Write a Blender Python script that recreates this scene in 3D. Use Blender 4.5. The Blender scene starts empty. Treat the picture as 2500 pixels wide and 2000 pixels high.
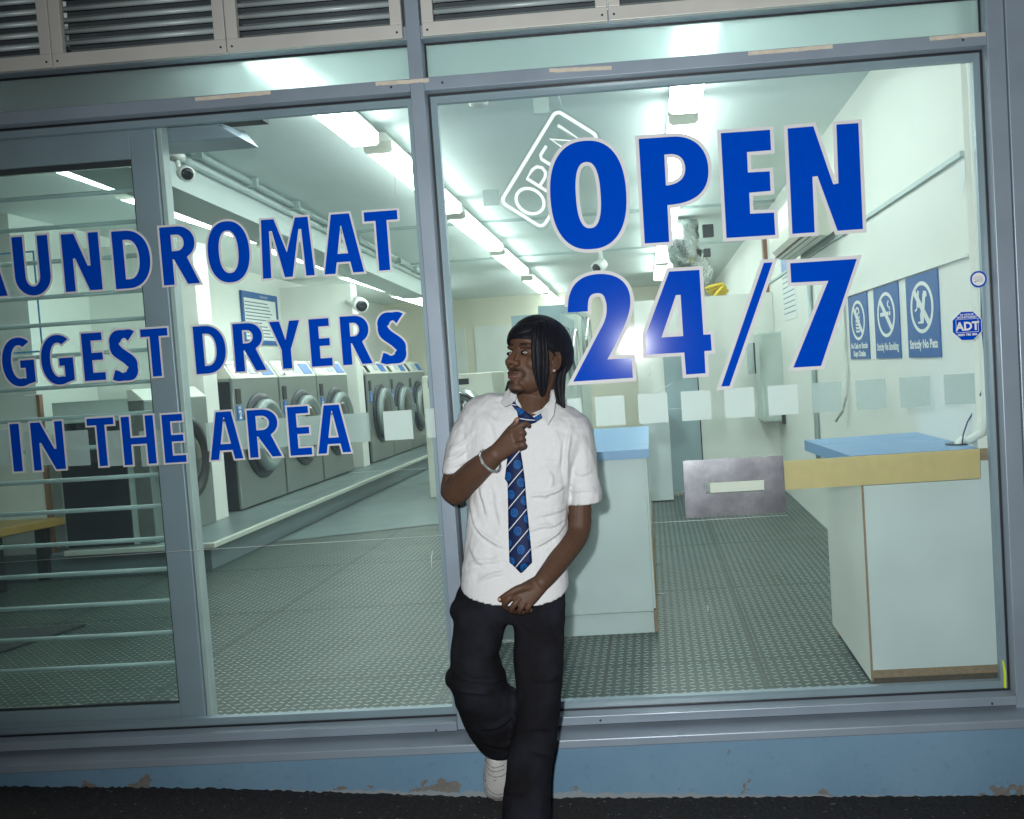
import bpy, bmesh, math, random
import numpy as np
from mathutils import Vector, Matrix
from mathutils.geometry import tessellate_polygon, delaunay_2d_cdt
random.seed(7)
sc = bpy.context.scene
col = sc.collection
R = math.radians

# ------------------------------------------------------------------ camera
F, CX, CY, DIST = 2333.0, 1471.0, 1012.5, 3.4       # focal length and principal point in photo pixels, metres to the glass
GROUND = 1.5                                         # everything is built with the lens at height 0, then lifted by this
def _rot(a, b, c):
    Rx = np.array([[1,0,0],[0,math.cos(a),-math.sin(a)],[0,math.sin(a),math.cos(a)]])
    Ry = np.array([[math.cos(b),0,math.sin(b)],[0,1,0],[-math.sin(b),0,math.cos(b)]])
    Rz = np.array([[math.cos(c),-math.sin(c),0],[math.sin(c),math.cos(c),0],[0,0,1]])
    return Rz @ Rx @ Ry
RC = _rot(.0502, .0519, -.0653)
right = Vector((RC[0,0], RC[0,2], -RC[0,1])); up = -Vector((RC[1,0], RC[1,2], -RC[1,1])); back = -Vector((RC[2,0], RC[2,2], -RC[2,1]))
cam_data = bpy.data.cameras.new('camera'); cam = bpy.data.objects.new('camera', cam_data); col.objects.link(cam)
M = Matrix((right, up, back)).transposed().to_4x4(); M.translation = (0, -DIST, 0); cam.matrix_world = M
cam_data.sensor_fit = 'HORIZONTAL'; cam_data.sensor_width = 36; cam_data.lens = 36*F/2500
cam_data.shift_x = (1250-CX)/2500; cam_data.shift_y = (CY-1000)/2500
cam_data.clip_start = .05; cam_data.clip_end = 300
sc.camera = cam

# ------------------------------------------------------------------ night sky and the camera's flash
w = bpy.data.worlds.new('World'); sc.world = w; w.use_nodes = True
nt = w.node_tree; sky = nt.nodes.new('ShaderNodeTexSky'); sky.sky_type = 'NISHITA'; sky.sun_disc = False
sky.sun_elevation = R(-3.5); sky.sun_rotation = R(180)
bg = nt.nodes['Background']; bg.inputs['Strength'].default_value = .15
nt.links.new(sky.outputs[0], bg.inputs[0])
fl = bpy.data.lights.new('flash', 'SPOT'); fl.energy = 440; fl.color = (.985, 1, 1); fl.shadow_soft_size = .028
fl.spot_size = R(106); fl.spot_blend = 1.0
flash = bpy.data.objects.new('flash', fl); col.objects.link(flash)
flash.location = (-.09, -DIST, .14)
flash.rotation_euler = (Vector((.06, 0, .04)) - Vector(flash.location)).to_track_quat('-Z', 'Y').to_euler()
sc.view_settings.view_transform = 'Standard'; sc.view_settings.look = 'None'
sc.view_settings.exposure = 0.0; sc.view_settings.gamma = 1
sc.cycles.use_denoising = True; sc.cycles.denoising_prefilter = 'ACCURATE'
sc.cycles.max_bounces = 10; sc.cycles.transparent_max_bounces = 16; sc.cycles.diffuse_bounces = 4
sc.cycles.sample_clamp_indirect = 6

# ------------------------------------------------------------------ photo pixel -> point of the place, at a known depth / height / wall
def _ray(u, v):
    c = np.array([(u-CX)/F, (v-CY)/F, 1.0]); q = RC.T @ c
    return Vector((q[0], q[2], -q[1]))
CAM = Vector((0, -DIST, 0))
def at(u, v, Y=0.0):  r = _ray(u, v); return CAM + r*((Y+DIST)/r.y)
def atx(u, v, X):     r = _ray(u, v); return CAM + r*(X/r.x)
def atz(u, v, Z):     r = _ray(u, v); return CAM + r*(Z/r.z)
def proj_np(P):
    q = P - np.array([0, -DIST, 0]); c = np.stack([q[:,0], -q[:,2], q[:,1]], 1) @ RC.T
    return CX + F*c[:,0]/c[:,2], CY + F*c[:,1]/c[:,2]

# ------------------------------------------------------------------ materials
class G:
    def __init__(s, name):
        s.m = bpy.data.materials.new(name); s.m.use_nodes = True; s.t = s.m.node_tree
        s.b = s.t.nodes['Principled BSDF']; s.out = s.t.nodes['Material Output']
    def n(s, t, **k):
        nd = s.t.nodes.new(t)
        for a, v in k.items():
            if a.startswith('_'): setattr(nd, a[1:], v)
            else: s.put(nd.inputs[a.replace('__', ' ')], v)
        return nd
    def put(s, sock, v):
        if isinstance(v, bpy.types.NodeSocket): s.t.links.new(v, sock)
        elif isinstance(v, (tuple, list)) and len(v) == 3 and sock.type == 'RGBA': sock.default_value = (*v, 1)
        else: sock.default_value = v
    def math(s, op, a, b=0.0, c=None):
        nd = s.t.nodes.new('ShaderNodeMath'); nd.operation = op; s.put(nd.inputs[0], a); s.put(nd.inputs[1], b)
        if c is not None: s.put(nd.inputs[2], c)
        return nd.outputs[0]
    def mix(s, f, a, b):
        nd = s.t.nodes.new('ShaderNodeMix'); nd.data_type = 'RGBA'; s.put(nd.inputs[0], f); s.put(nd.inputs[6], a); s.put(nd.inputs[7], b)
        return nd.outputs[2]
    def ramp(s, f, stops):
        nd = s.t.nodes.new('ShaderNodeValToRGB'); s.put(nd.inputs[0], f); e = nd.color_ramp.elements
        while len(e) < len(stops): e.new(.5)
        for i, (p, c) in enumerate(stops):
            e[i].position = p; e[i].color = (c, c, c, 1) if isinstance(c, (int, float)) else (*c, 1)
        return nd.outputs[0]
    def pos(s): return s.n('ShaderNodeNewGeometry').outputs['Position']
    def noise(s, scale, detail=4, rough=.55, vec=None):
        k = dict(Scale=scale, Detail=detail, Roughness=rough)
        nd = s.n('ShaderNodeTexNoise', **k); s.put(nd.inputs['Vector'], vec if vec is not None else s.pos()); return nd.outputs['Fac']
    def set(s, **k):
        for a, v in k.items(): s.put(s.b.inputs[a.replace('__', ' ')], v)
        return s
    def bump(s, h, strength=.3, dist=.002):
        nd = s.n('ShaderNodeBump', Strength=strength, Distance=dist, Height=h); s.put(s.b.inputs['Normal'], nd.outputs[0])

def mat(name, c, rough=.5, metal=0.0, var=.12, scale=9, bump=0, bscale=200, spec=.5, coat=0):
    g = G(name)
    if var:
        f = g.ramp(g.noise(scale, 5), [(.3, 0.0), (.7, 1.0)])
        c2 = tuple(x*(1-var) for x in c); g.set(Base__Color=g.mix(f, c2, c))
        g.set(Roughness=g.math('MULTIPLY_ADD', f, .12, rough-.06))
    else: g.set(Base__Color=c, Roughness=rough)
    g.set(Metallic=metal, Specular__IOR__Level=spec)
    if coat: g.set(Coat__Weight=coat, Coat__Roughness=.1)
    if bump: g.bump(g.noise(bscale, 3), bump, .001)
    return g.m
def emit(name, c, strength):
    g = G(name); g.set(Base__Color=(.8, .8, .8), Emission__Color=c, Emission__Strength=strength); return g.m
def glass(name, tint, haze=.0, gloss=.045, dust_veil=.0):
    g = G(name)
    tr = g.n('ShaderNodeBsdfTransparent', Color=tint); gl = g.n('ShaderNodeBsdfGlossy', Roughness=gloss)
    fr = g.n('ShaderNodeFresnel', IOR=1.5); m1 = g.n('ShaderNodeMixShader')
    g.put(m1.inputs[0], fr.outputs[0]); g.put(m1.inputs[1], tr.outputs[0]); g.put(m1.inputs[2], gl.outputs[0])
    # a greasy film: a little wide gloss and smears
    gl2 = g.n('ShaderNodeBsdfGlossy', Roughness=.32); m2 = g.n('ShaderNodeMixShader')
    sm = g.ramp(g.noise(3.5, 6, .65), [(.35, .2), (.75, 1.0)])
    g.put(m2.inputs[0], g.math('MULTIPLY', sm, .0035+haze)); g.put(m2.inputs[1], m1.outputs[0]); g.put(m2.inputs[2], gl2.outputs[0])
    if dust_veil:                                     # thin dusty veil, put in to lift the blacks behind the pane
        df = g.n('ShaderNodeBsdfDiffuse', Color=(.66, .80, .80)); m3 = g.n('ShaderNodeMixShader'); g.put(m3.inputs[0], g.math('MULTIPLY_ADD', sm, dust_veil*.5, dust_veil*.6)); g.put(m3.inputs[1], m2.outputs[0]); g.put(m3.inputs[2], df.outputs[0]); m2 = m3
    g.put(g.out.inputs['Surface'], m2.outputs[0]); return g.m
MT = {}
MT['frame'] = mat('frame_grey', (.27, .335, .40), .42, .2, .10, 5, .12, 700)
MT['louvre'] = mat('louvre_cream', (.58, .58, .54), .45, .1, .10, 5, .1, 600)
MT['slat'] = mat('slat_metal', (.44, .52, .52), .4, .1, .15, 12)
MT['dark'] = mat('dark_recess', (.020, .030, .038), .6, 0, .3)
MT['louvreback'] = mat('louvre_back', (.055, .07, .08), .6, 0, .3)
MT['rubber'] = mat('rubber_gasket', (.008, .010, .016), .5, 0, 0)
MT['glass'] = glass('window_glass', (.958, .99, .98), dust_veil=.022)
MT['doorglass'] = glass('door_glass', (.90, .955, .95))
MT['white'] = mat('white_paint', (.74, .77, .73), .5, 0, .08, 3, .12, 90)
MT['wall'] = mat('wall_paint', (.76, .78, .73), .6, 0, .07, 2.2, .18, 60)
MT['cream'] = mat('cream_wall', (.74, .73, .60), .6, 0, .08, 2, .15, 60)
MT['ceil'] = mat('ceiling_paint', (.80, .89, .87), .7, 0, .08, 1.5, .1, 80)
MT['beam'] = mat('beam_paint', (.66, .75, .73), .6, 0, .08, 1.5, .1, 80)
MT['pipe'] = mat('pipe_paint', (.40, .50, .49), .45, 0, .1)
MT['laminate'] = mat('white_laminate', (.58, .66, .67), .38, 0, .13, 3.2, .05, 200)
MT['bluetop'] = mat('blue_laminate', (.17, .34, .60), .35, 0, .08, 8, .05, 150)
MT['chip'] = mat('raw_chipboard', (.30, .21, .13), .8, 0, .35, 60, .3, 300)
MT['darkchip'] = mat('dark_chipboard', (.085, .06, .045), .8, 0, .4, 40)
MT['mdf'] = mat('mdf_board', (.55, .44, .20), .6, 0, .10, 25, .15, 260)
MT['yellowwood'] = mat('yellow_wood', (.36, .215, .05), .4, 0, .2, 12)
MT['black'] = mat('black_paint', (.012, .014, .018), .4, 0, .2)
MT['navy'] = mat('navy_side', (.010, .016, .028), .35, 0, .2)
MT['steelpanel'] = mat('washer_steel', (.27, .305, .295), .34, .55, .10, 8, .1, 250)
MT['chrome'] = mat('chrome', (.72, .76, .76), .16, 1.0, 0)
MT['ring'] = mat('door_ring', (.24, .29, .285), .34, .35, .08)
MT['darkglass'] = mat('dark_door_glass', (.012, .018, .018), .08, 0, 0, spec=.8)
MT['machine'] = mat('machine_grey', (.50, .58, .54), .45, 0, .06, 4)
MT['machine2'] = mat('machine_cream', (.66, .66, .58), .45, 0, .06, 4)
MT['doorblue'] = mat('blue_grey_door', (.27, .38, .41), .45, 0, .08, 3)
MT['signblue'] = mat('sign_blue', (.008, .095, .32), .5, 0, .12, 20)
MT['signwhite'] = mat('sign_white', (.74, .77, .74), .45, 0, .04, 20)
MT['paper'] = mat('paper', (.72, .76, .74), .6, 0, .05, 14)
MT['ink'] = mat('ink', (.12, .18, .24), .6, 0, 0)
MT['labelblue'] = mat('label_blue', (.03, .15, .46), .4, 0, .05)
MT['tube'] = emit('fluorescent_diffuser', (.90, 1.0, .965), 14.8)
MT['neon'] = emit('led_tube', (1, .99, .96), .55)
MT['acrylic'] = glass('clear_acrylic', (.97, .985, .98), .01)
MT['copper'] = mat('brown_pipe', (.30, .15, .09), .5, 0, .2)
MT['yellow'] = mat('yellow_hose', (.72, .52, .02), .45, 0, .1)
MT['limeyellow'] = mat('lime_sticker', (.60, .75, .02), .5, 0, .05)
MT['cable'] = mat('blue_cable', (.015, .045, .16), .4, 0, 0)
MT['hosewhite'] = mat('white_hose', (.66, .70, .66), .45, 0, .05)
MT['duct'] = mat('foil_duct', (.62, .66, .66), .28, .9, .1, 30, .4, 60)
MT['tape'] = mat('old_tape', (.66, .60, .49), .7, 0, .2, 40)
MT['screw'] = mat('screw', (.06, .06, .07), .4, .5, 0)
MT['mat'] = mat('door_mat', (.022, .028, .032), .9, 0, .3, 200)
MT['bluetape'] = mat('blue_tape', (.05, .28, .55), .6, 0, .05)
MT['ac'] = mat('air_conditioner_white', (.72, .72, .62), .35, 0, .04, 5)
MT['lens'] = mat('camera_lens', (.006, .008, .012), .1, 0, 0)

g = G('vinyl_blue'); f = g.noise(30, 5); g.set(Base__Color=g.mix(f, (.0, .050, .42), (.0, .064, .52)), Roughness=.13, Specular__IOR__Level=.028)
g.bump(g.noise(420, 2), .05, .0003); MT['vinylblue'] = g.m
g = G('vinyl_white'); f = g.noise(45, 5); g.set(Base__Color=g.mix(f, (.60, .61, .62), (.69, .70, .705)), Roughness=.5, Specular__IOR__Level=.03); MT['vinylwhite'] = g.m
def film(name, c, opacity):          # translucent vinyl square
    g = G(name); tr = g.n('ShaderNodeBsdfTransparent', Color=(.97, 1, .99)); df = g.n('ShaderNodeBsdfDiffuse', Color=c); tl = g.n('ShaderNodeBsdfTranslucent', Color=c)
    a = g.n('ShaderNodeMixShader', Fac=.22); g.put(a.inputs[1], df.outputs[0]); g.put(a.inputs[2], tl.outputs[0])
    m = g.n('ShaderNodeMixShader'); f = g.noise(25, 4)
    g.put(m.inputs[0], g.math('MULTIPLY_ADD', f, .10, opacity-.05)); g.put(m.inputs[1], tr.outputs[0]); g.put(m.inputs[2], a.outputs[0])
    g.put(g.out.inputs['Surface'], m.outputs[0]); return g.m
MT['film'] = film('frosted_film', (.80, .84, .83), .82)
MT['film2'] = film('frosted_film_grey', (.58, .66, .65), .58)
# frosted transom glass
g = G('frosted_glass'); rf = g.n('ShaderNodeBsdfRefraction', Color=(.86, .95, .93), Roughness=.42, IOR=1.25); df = g.n('ShaderNodeBsdfDiffuse', Color=(.55, .66, .66)); gl = g.n('ShaderNodeBsdfGlossy', Roughness=.15)
tl = g.n('ShaderNodeBsdfTranslucent', Color=(.80, .92, .90)); m0 = g.n('ShaderNodeMixShader', Fac=.42); g.put(m0.inputs[1], rf.outputs[0]); g.put(m0.inputs[2], tl.outputs[0])
m1 = g.n('ShaderNodeMixShader', Fac=.14); g.put(m1.inputs[1], m0.outputs[0]); g.put(m1.inputs[2], df.outputs[0])
m2 = g.n('ShaderNodeMixShader', Fac=.05); g.put(m2.inputs[1], m1.outputs[0]); g.put(m2.inputs[2], gl.outputs[0]); g.put(g.out.inputs['Surface'], m2.outputs[0]); MT['frosted'] = g.m

# blue painted plinth with bare patches along the ground
g = G('blue_plinth'); p = g.pos(); sx = g.n('ShaderNodeSeparateXYZ', Vector=p)
big = g.noise(1.7, 5, .6); fine = g.noise(38, 6, .65)
base = g.mix(g.ramp(big, [(.3, 0.0), (.72, 1.0)]), (.115, .225, .33), (.165, .29, .40))
base = g.mix(g.ramp(fine, [(.58, 0.0), (.78, .55)]), base, (.085, .16, .25))
hz = g.math('SUBTRACT', g.math('SUBTRACT', sx.outputs[2], GROUND), g.math('MULTIPLY_ADD', sx.outputs[0], -.0525, -1.4976))   # height over the pavement
patch = g.math('GREATER_THAN', g.math('SUBTRACT', g.noise(5.5, 7, .62), g.math('MULTIPLY', hz, 1.9)), .575)
patch2 = g.math('GREATER_THAN', g.noise(19, 6, .6), .735)
stone = g.mix(g.noise(60, 5), (.10, .10, .095), (.22, .215, .20))
cbase = g.mix(g.math('MAXIMUM', patch, patch2), base, stone)
edge = g.math('LESS_THAN', g.math('MULTIPLY_ADD', g.noise(26, 6, .75), .050, hz), .0235)
cbase = g.mix(edge, cbase, (.24, .28, .30))
g.set(Base__Color=cbase, Roughness=.6); g.bump(g.math('ADD', g.math('MULTIPLY', patch, -.6), fine), .35, .003); MT['plinth'] = g.m

g = G('asphalt'); n1 = g.noise(85, 5, .75); n2 = g.noise(420, 3)
c = g.mix(g.ramp(n1, [(.38, 0.0), (.66, 1.0)]), (.005, .005, .0056), (.034, .033, .035))
c = g.mix(g.ramp(g.noise(70, 2, .5), [(.70, 0.0), (.73, 1.0)]), c, (.24, .22, .20))
g.set(Base__Color=c, Roughness=.85); g.bump(g.math('ADD', n1, n2), .9, .006); MT['asphalt'] = g.m

# embossed tread-plate vinyl: short raised dashes, turned this way and that, on dark green-grey tiles
g = G('tread_vinyl'); p = g.pos(); s = g.n('ShaderNodeSeparateXYZ', Vector=p); CE = .0355
u = g.math('DIVIDE', s.outputs[0], CE); v = g.math('DIVIDE', s.outputs[1], CE)
iu = g.math('FLOOR', u); iv = g.math('FLOOR', v)
fu = g.math('SUBTRACT', g.math('SUBTRACT', u, iu), .5); fv = g.math('SUBTRACT', g.math('SUBTRACT', v, iv), .5)
par = g.math('MULTIPLY_ADD', g.math('ABSOLUTE', g.math('MODULO', g.math('ADD', iu, iv), 2.0)), 2.0, -1.0)
ang = g.math('MULTIPLY', fv, par)
along = g.math('ABSOLUTE', g.math('MULTIPLY_ADD', fu, .82, g.math('MULTIPLY', ang, .57)))
across = g.math('ABSOLUTE', g.math('MULTIPLY_ADD', fu, -.57, g.math('MULTIPLY', ang, .82)))
dsh = g.math('MULTIPLY', g.math('SMOOTH_MIN', 1.0, g.math('MULTIPLY', g.math('SUBTRACT', .14, across), 12.0), .1), g.math('LESS_THAN', along, .33))
dsh = g.math('MAXIMUM', dsh, 0.0)
tu = g.math('ABSOLUTE', g.math('SUBTRACT', g.math('FRACT', g.math('DIVIDE', g.math('ADD', s.outputs[0], .25), .62)), .5))
tv = g.math('ABSOLUTE', g.math('SUBTRACT', g.math('FRACT', g.math('DIVIDE', g.math('ADD', s.outputs[1], .17), .62)), .5))
seam = g.math('GREATER_THAN', g.math('MAXIMUM', tu, tv), .4905)
dirt = g.ramp(g.noise(1.7, 7, .66), [(.32, 0.0), (.66, 1.0)])
c0 = g.mix(dirt, (.005, .018, .020), (.012, .032, .034)); c1 = g.mix(dirt, (.24, .285, .225), (.37, .42, .33))
cc = g.mix(dsh, c0, c1); cc = g.mix(seam, cc, (.002, .005, .006))
g.set(Base__Color=cc, Roughness=g.math('MULTIPLY_ADD', dirt, .14, .34), Specular__IOR__Level=.55); g.bump(dsh, .5, .0012); MT['tread'] = g.m
MT['lino'] = mat('smooth_lino', (.14, .19, .19), .36, 0, .12, 2.5)
MT['stepgrey'] = mat('step_paint', (.15, .20, .215), .4, 0, .12, 4)
MT['stepedge'] = mat('step_nosing', (.60, .63, .56), .4, 0, .1, 6)

# brushed steel plate
g = G('scratched_steel'); f = g.noise(7, 6, .7); g.set(Base__Color=g.mix(f, (.22, .24, .28), (.44, .45, .47)), Metallic=1.0, Roughness=g.math('MULTIPLY_ADD', f, .10, .20))
mp = g.n('ShaderNodeMapping', Vector=g.pos(), Scale=(40, 3, 4)); g.bump(g.noise(9, 5, .7, mp.outputs[0]), .35, .0006); MT['plate'] = g.m

# ------------------------------------------------------------------ mesh helpers
class MB:
    def __init__(s): s.v = []; s.f = []; s.mi = []; s.sm = []
    def add(s, vs, fs, mi=0, smooth=False):
        o = len(s.v); s.v += [tuple(q) for q in vs]
        for f in fs: s.f.append([o+i for i in f]); s.mi.append(mi); s.sm.append(smooth)
        return s
    def box(s, x0, x1, y0, y1, z0, z1, mi=0):
        return s.add([(x,y,z) for x in (x0,x1) for y in (y0,y1) for z in (z0,z1)],
                     [(0,1,3,2),(4,6,7,5),(0,4,5,1),(2,3,7,6),(0,2,6,4),(1,5,7,3)], mi)
    def hexa(s, b, t, mi=0):        # bottom ring of n points, top ring of n points
        n = len(b); return s.add(list(b)+list(t), [tuple(range(n))[::-1], tuple(range(n,2*n))]+[(i,(i+1)%n,n+(i+1)%n,n+i) for i in range(n)], mi)
    def prism(s, poly, o, ex, ey, d, mi=0):      # outline in the plane (ex,ey) at o, pushed along d
        a = [Vector(o)+Vector(ex)*p[0]+Vector(ey)*p[1] for p in poly]; b = [q+Vector(d) for q in a]
        n = len(a); tri = tessellate_polygon([[Vector((p[0],p[1],0)) for p in poly]])
        fs = [tuple(t) for t in tri]+[tuple(n+i for i in t)[::-1] for t in tri]+[(i,(i+1)%n,n+(i+1)%n,n+i) for i in range(n)]
        return s.add(a+b, fs, mi)
    def tube(s, pts, r, n=10, mi=0, closed=False, flat=1.0):
        pts = [Vector(p) for p in pts]; k = len(pts); rr = r if hasattr(r, '__len__') else [r]*k
        vs = []; t0 = None; nrm = None
        for i, p in enumerate(pts):
            a = pts[(i-1) % k] if (closed or i > 0) else pts[i]; b = pts[(i+1) % k] if (closed or i < k-1) else pts[i]
            t = (b-a).normalized()
            if nrm is None:
                nrm = t.cross(Vector((0,0,1)) if abs(t.z) < .9 else Vector((1,0,0))).normalized()
            else: nrm = (nrm - t*nrm.dot(t)).normalized()
            bn = t.cross(nrm)
            for j in range(n):
                an = 2*math.pi*j/n; vs.append(p + nrm*math.cos(an)*rr[i] + bn*math.sin(an)*rr[i]*flat)
        fs = []
        for i in range(k if closed else k-1):
            i2 = (i+1) % k
            for j in range(n): fs.append((i*n+j, i*n+(j+1)%n, i2*n+(j+1)%n, i2*n+j))
        if not closed: fs += [tuple(range(n))[::-1], tuple(range((k-1)*n, k*n))]
        return s.add(vs, fs, mi, True)
    def lathe(s, prof, o, ax, n=32, mi=0, smooth=True):   # prof: (radius, distance along ax)
        ax = Vector(ax).normalized(); e = ax.cross(Vector((0,0,1)) if abs(ax.z) < .9 else Vector((1,0,0))).normalized(); f = ax.cross(e)
        vs = [Vector(o)+ax*h+(e*math.cos(2*math.pi*j/n)+f*math.sin(2*math.pi*j/n))*r for r, h in prof for j in range(n)]
        fs = [(i*n+j, i*n+(j+1)%n, (i+1)*n+(j+1)%n, (i+1)*n+j) for i in range(len(prof)-1) for j in range(n)]
        fs += [tuple(range(n))[::-1], tuple(range((len(prof)-1)*n, len(prof)*n))]
        return s.add(vs, fs, mi, smooth)
    def ell(s, c, r, axes=None, nu=20, nv=14, mi=0):
        A = axes or [Vector((1,0,0)), Vector((0,1,0)), Vector((0,0,1))]; c = Vector(c); vs = []
        for i in range(1, nv):
            th = math.pi*i/nv
            for j in range(nu):
                ph = 2*math.pi*j/nu
                vs.append(c + A[0]*r[0]*math.sin(th)*math.cos(ph) + A[1]*r[1]*math.sin(th)*math.sin(ph) + A[2]*r[2]*math.cos(th))
        k = len(vs); vs += [c+A[2]*r[2], c-A[2]*r[2]]
        fs = [(i*nu+j, (i+1)*nu+j, (i+1)*nu+(j+1)%nu, i*nu+(j+1)%nu) for i in range(nv-2) for j in range(nu)]
        fs += [(k, j, (j+1)%nu) for j in range(nu)] + [(k+1, (nv-2)*nu+(j+1)%nu, (nv-2)*nu+j) for j in range(nu)]
        return s.add(vs, fs, mi, True)
    def loft(s, rings, mi=0, caps=True):
        n = len(rings[0]); vs = [q for r in rings for q in r]
        fs = [(i*n+j, i*n+(j+1)%n, (i+1)*n+(j+1)%n, (i+1)*n+j) for i in range(len(rings)-1) for j in range(n)]
        if caps: fs += [tuple(range(n))[::-1], tuple(range((len(rings)-1)*n, len(rings)*n))]
        return s.add(vs, fs, mi, True)
    def build(s, name, mats, parent=None, bevel=0, smooth=None, recalc=True):
        me = bpy.data.meshes.new(name); L = Vector((0,0,0))
        q = parent
        while q is not None: L += Vector(q.location); q = q.parent
        me.from_pydata([Vector(v)-L for v in s.v], [], s.f)
        for m in (mats if isinstance(mats, (list, tuple)) else [mats]): me.materials.append(m)
        for p, mi, sm in zip(me.polygons, s.mi, s.sm): p.material_index = mi; p.use_smooth = sm if smooth is None else smooth
        if recalc:
            b = bmesh.new(); b.from_mesh(me); bmesh.ops.recalc_face_normals(b, faces=b.faces); b.to_mesh(me); b.free()
        o = bpy.data.objects.new(name, me); col.objects.link(o)
        if parent is not None: o.parent = parent
        if bevel:
            m = o.modifiers.new('bevel', 'BEVEL'); m.width = bevel; m.segments = 2; m.limit_method = 'ANGLE'; m.angle_limit = R(40)
        return o
def tag(o, label=None, cat=None, group=None, kind=None):
    if label: o['label'] = label
    if cat: o['category'] = cat
    if group: o['group'] = group
    if kind: o['kind'] = kind
    return o
def thing(name, label, cat, loc=(0,0,0), rz=0, group=None):
    o = bpy.data.objects.new(name, None); o.empty_display_size = .1; col.objects.link(o); o.location = loc; o.rotation_euler = (0,0,rz)
    return tag(o, label, cat, group)
def box(name, m, dims, parent=None, bevel=0): return MB().box(*dims).build(name, m, parent, bevel)
def copy_tree(o, parent=None):
    c = o.copy(); col.objects.link(c); c.parent = parent
    for ch in list(o.children): copy_tree(ch, c)
    return c

def offset_poly(P, d):
    n = len(P); area = sum(P[i][0]*P[(i+1)%n][1]-P[(i+1)%n][0]*P[i][1] for i in range(n)); sg = 1 if area > 0 else -1; out = []
    for i in range(n):
        a, b, c = Vector(P[i-1]).to_2d(), Vector(P[i]).to_2d(), Vector(P[(i+1)%n]).to_2d()
        e1 = (b-a); e2 = (c-b)
        if e1.length < 1e-7 or e2.length < 1e-7: continue
        e1.normalize(); e2.normalize(); n1 = Vector((e1.y, -e1.x))*sg; n2 = Vector((e2.y, -e2.x))*sg
        m = n1+n2
        if m.length < 1e-4: out.append(tuple(b+n1*d)); continue
        m.normalize(); k = min(1/max(m.dot(n1), .3), 2.2); out.append(tuple(b+m*d*k))
    return out
def flat(mb, polys, put, mi):           # outer outline + holes, as one flat sheet; put maps (x,y) to a point
    pts = [Vector(p) for q in polys for p in q]; ed = []; o = 0
    for q in polys: ed += [(o+i, o+(i+1) % len(q)) for i in range(len(q))]; o += len(q)
    vs, _, fs, *_r = delaunay_2d_cdt(pts, ed, [], 0, 1e-6)
    def inside(x, y):
        c = False
        for q in polys:
            for i in range(len(q)):
                (xa, ya), (xb, yb) = q[i-1], q[i]
                if (ya > y) != (yb > y) and x < (xb-xa)*(y-ya)/(yb-ya)+xa: c = not c
        return c
    fs = [f for f in fs if inside(sum(vs[i].x for i in f)/3, sum(vs[i].y for i in f)/3)]
    mb.add([put(*p) for p in vs], [tuple(f) for f in fs], mi)
def arc(cx, cy, rx, ry, a0, a1, n=14, k=2.0):
    o = []
    for i in range(n+1):
        a = R(a0+(a1-a0)*i/n); c, s = math.cos(a), math.sin(a)
        o.append((cx+rx*math.copysign(abs(c)**(2/k), c), cy+ry*math.copysign(abs(s)**(2/k), s)))
    return o
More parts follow.
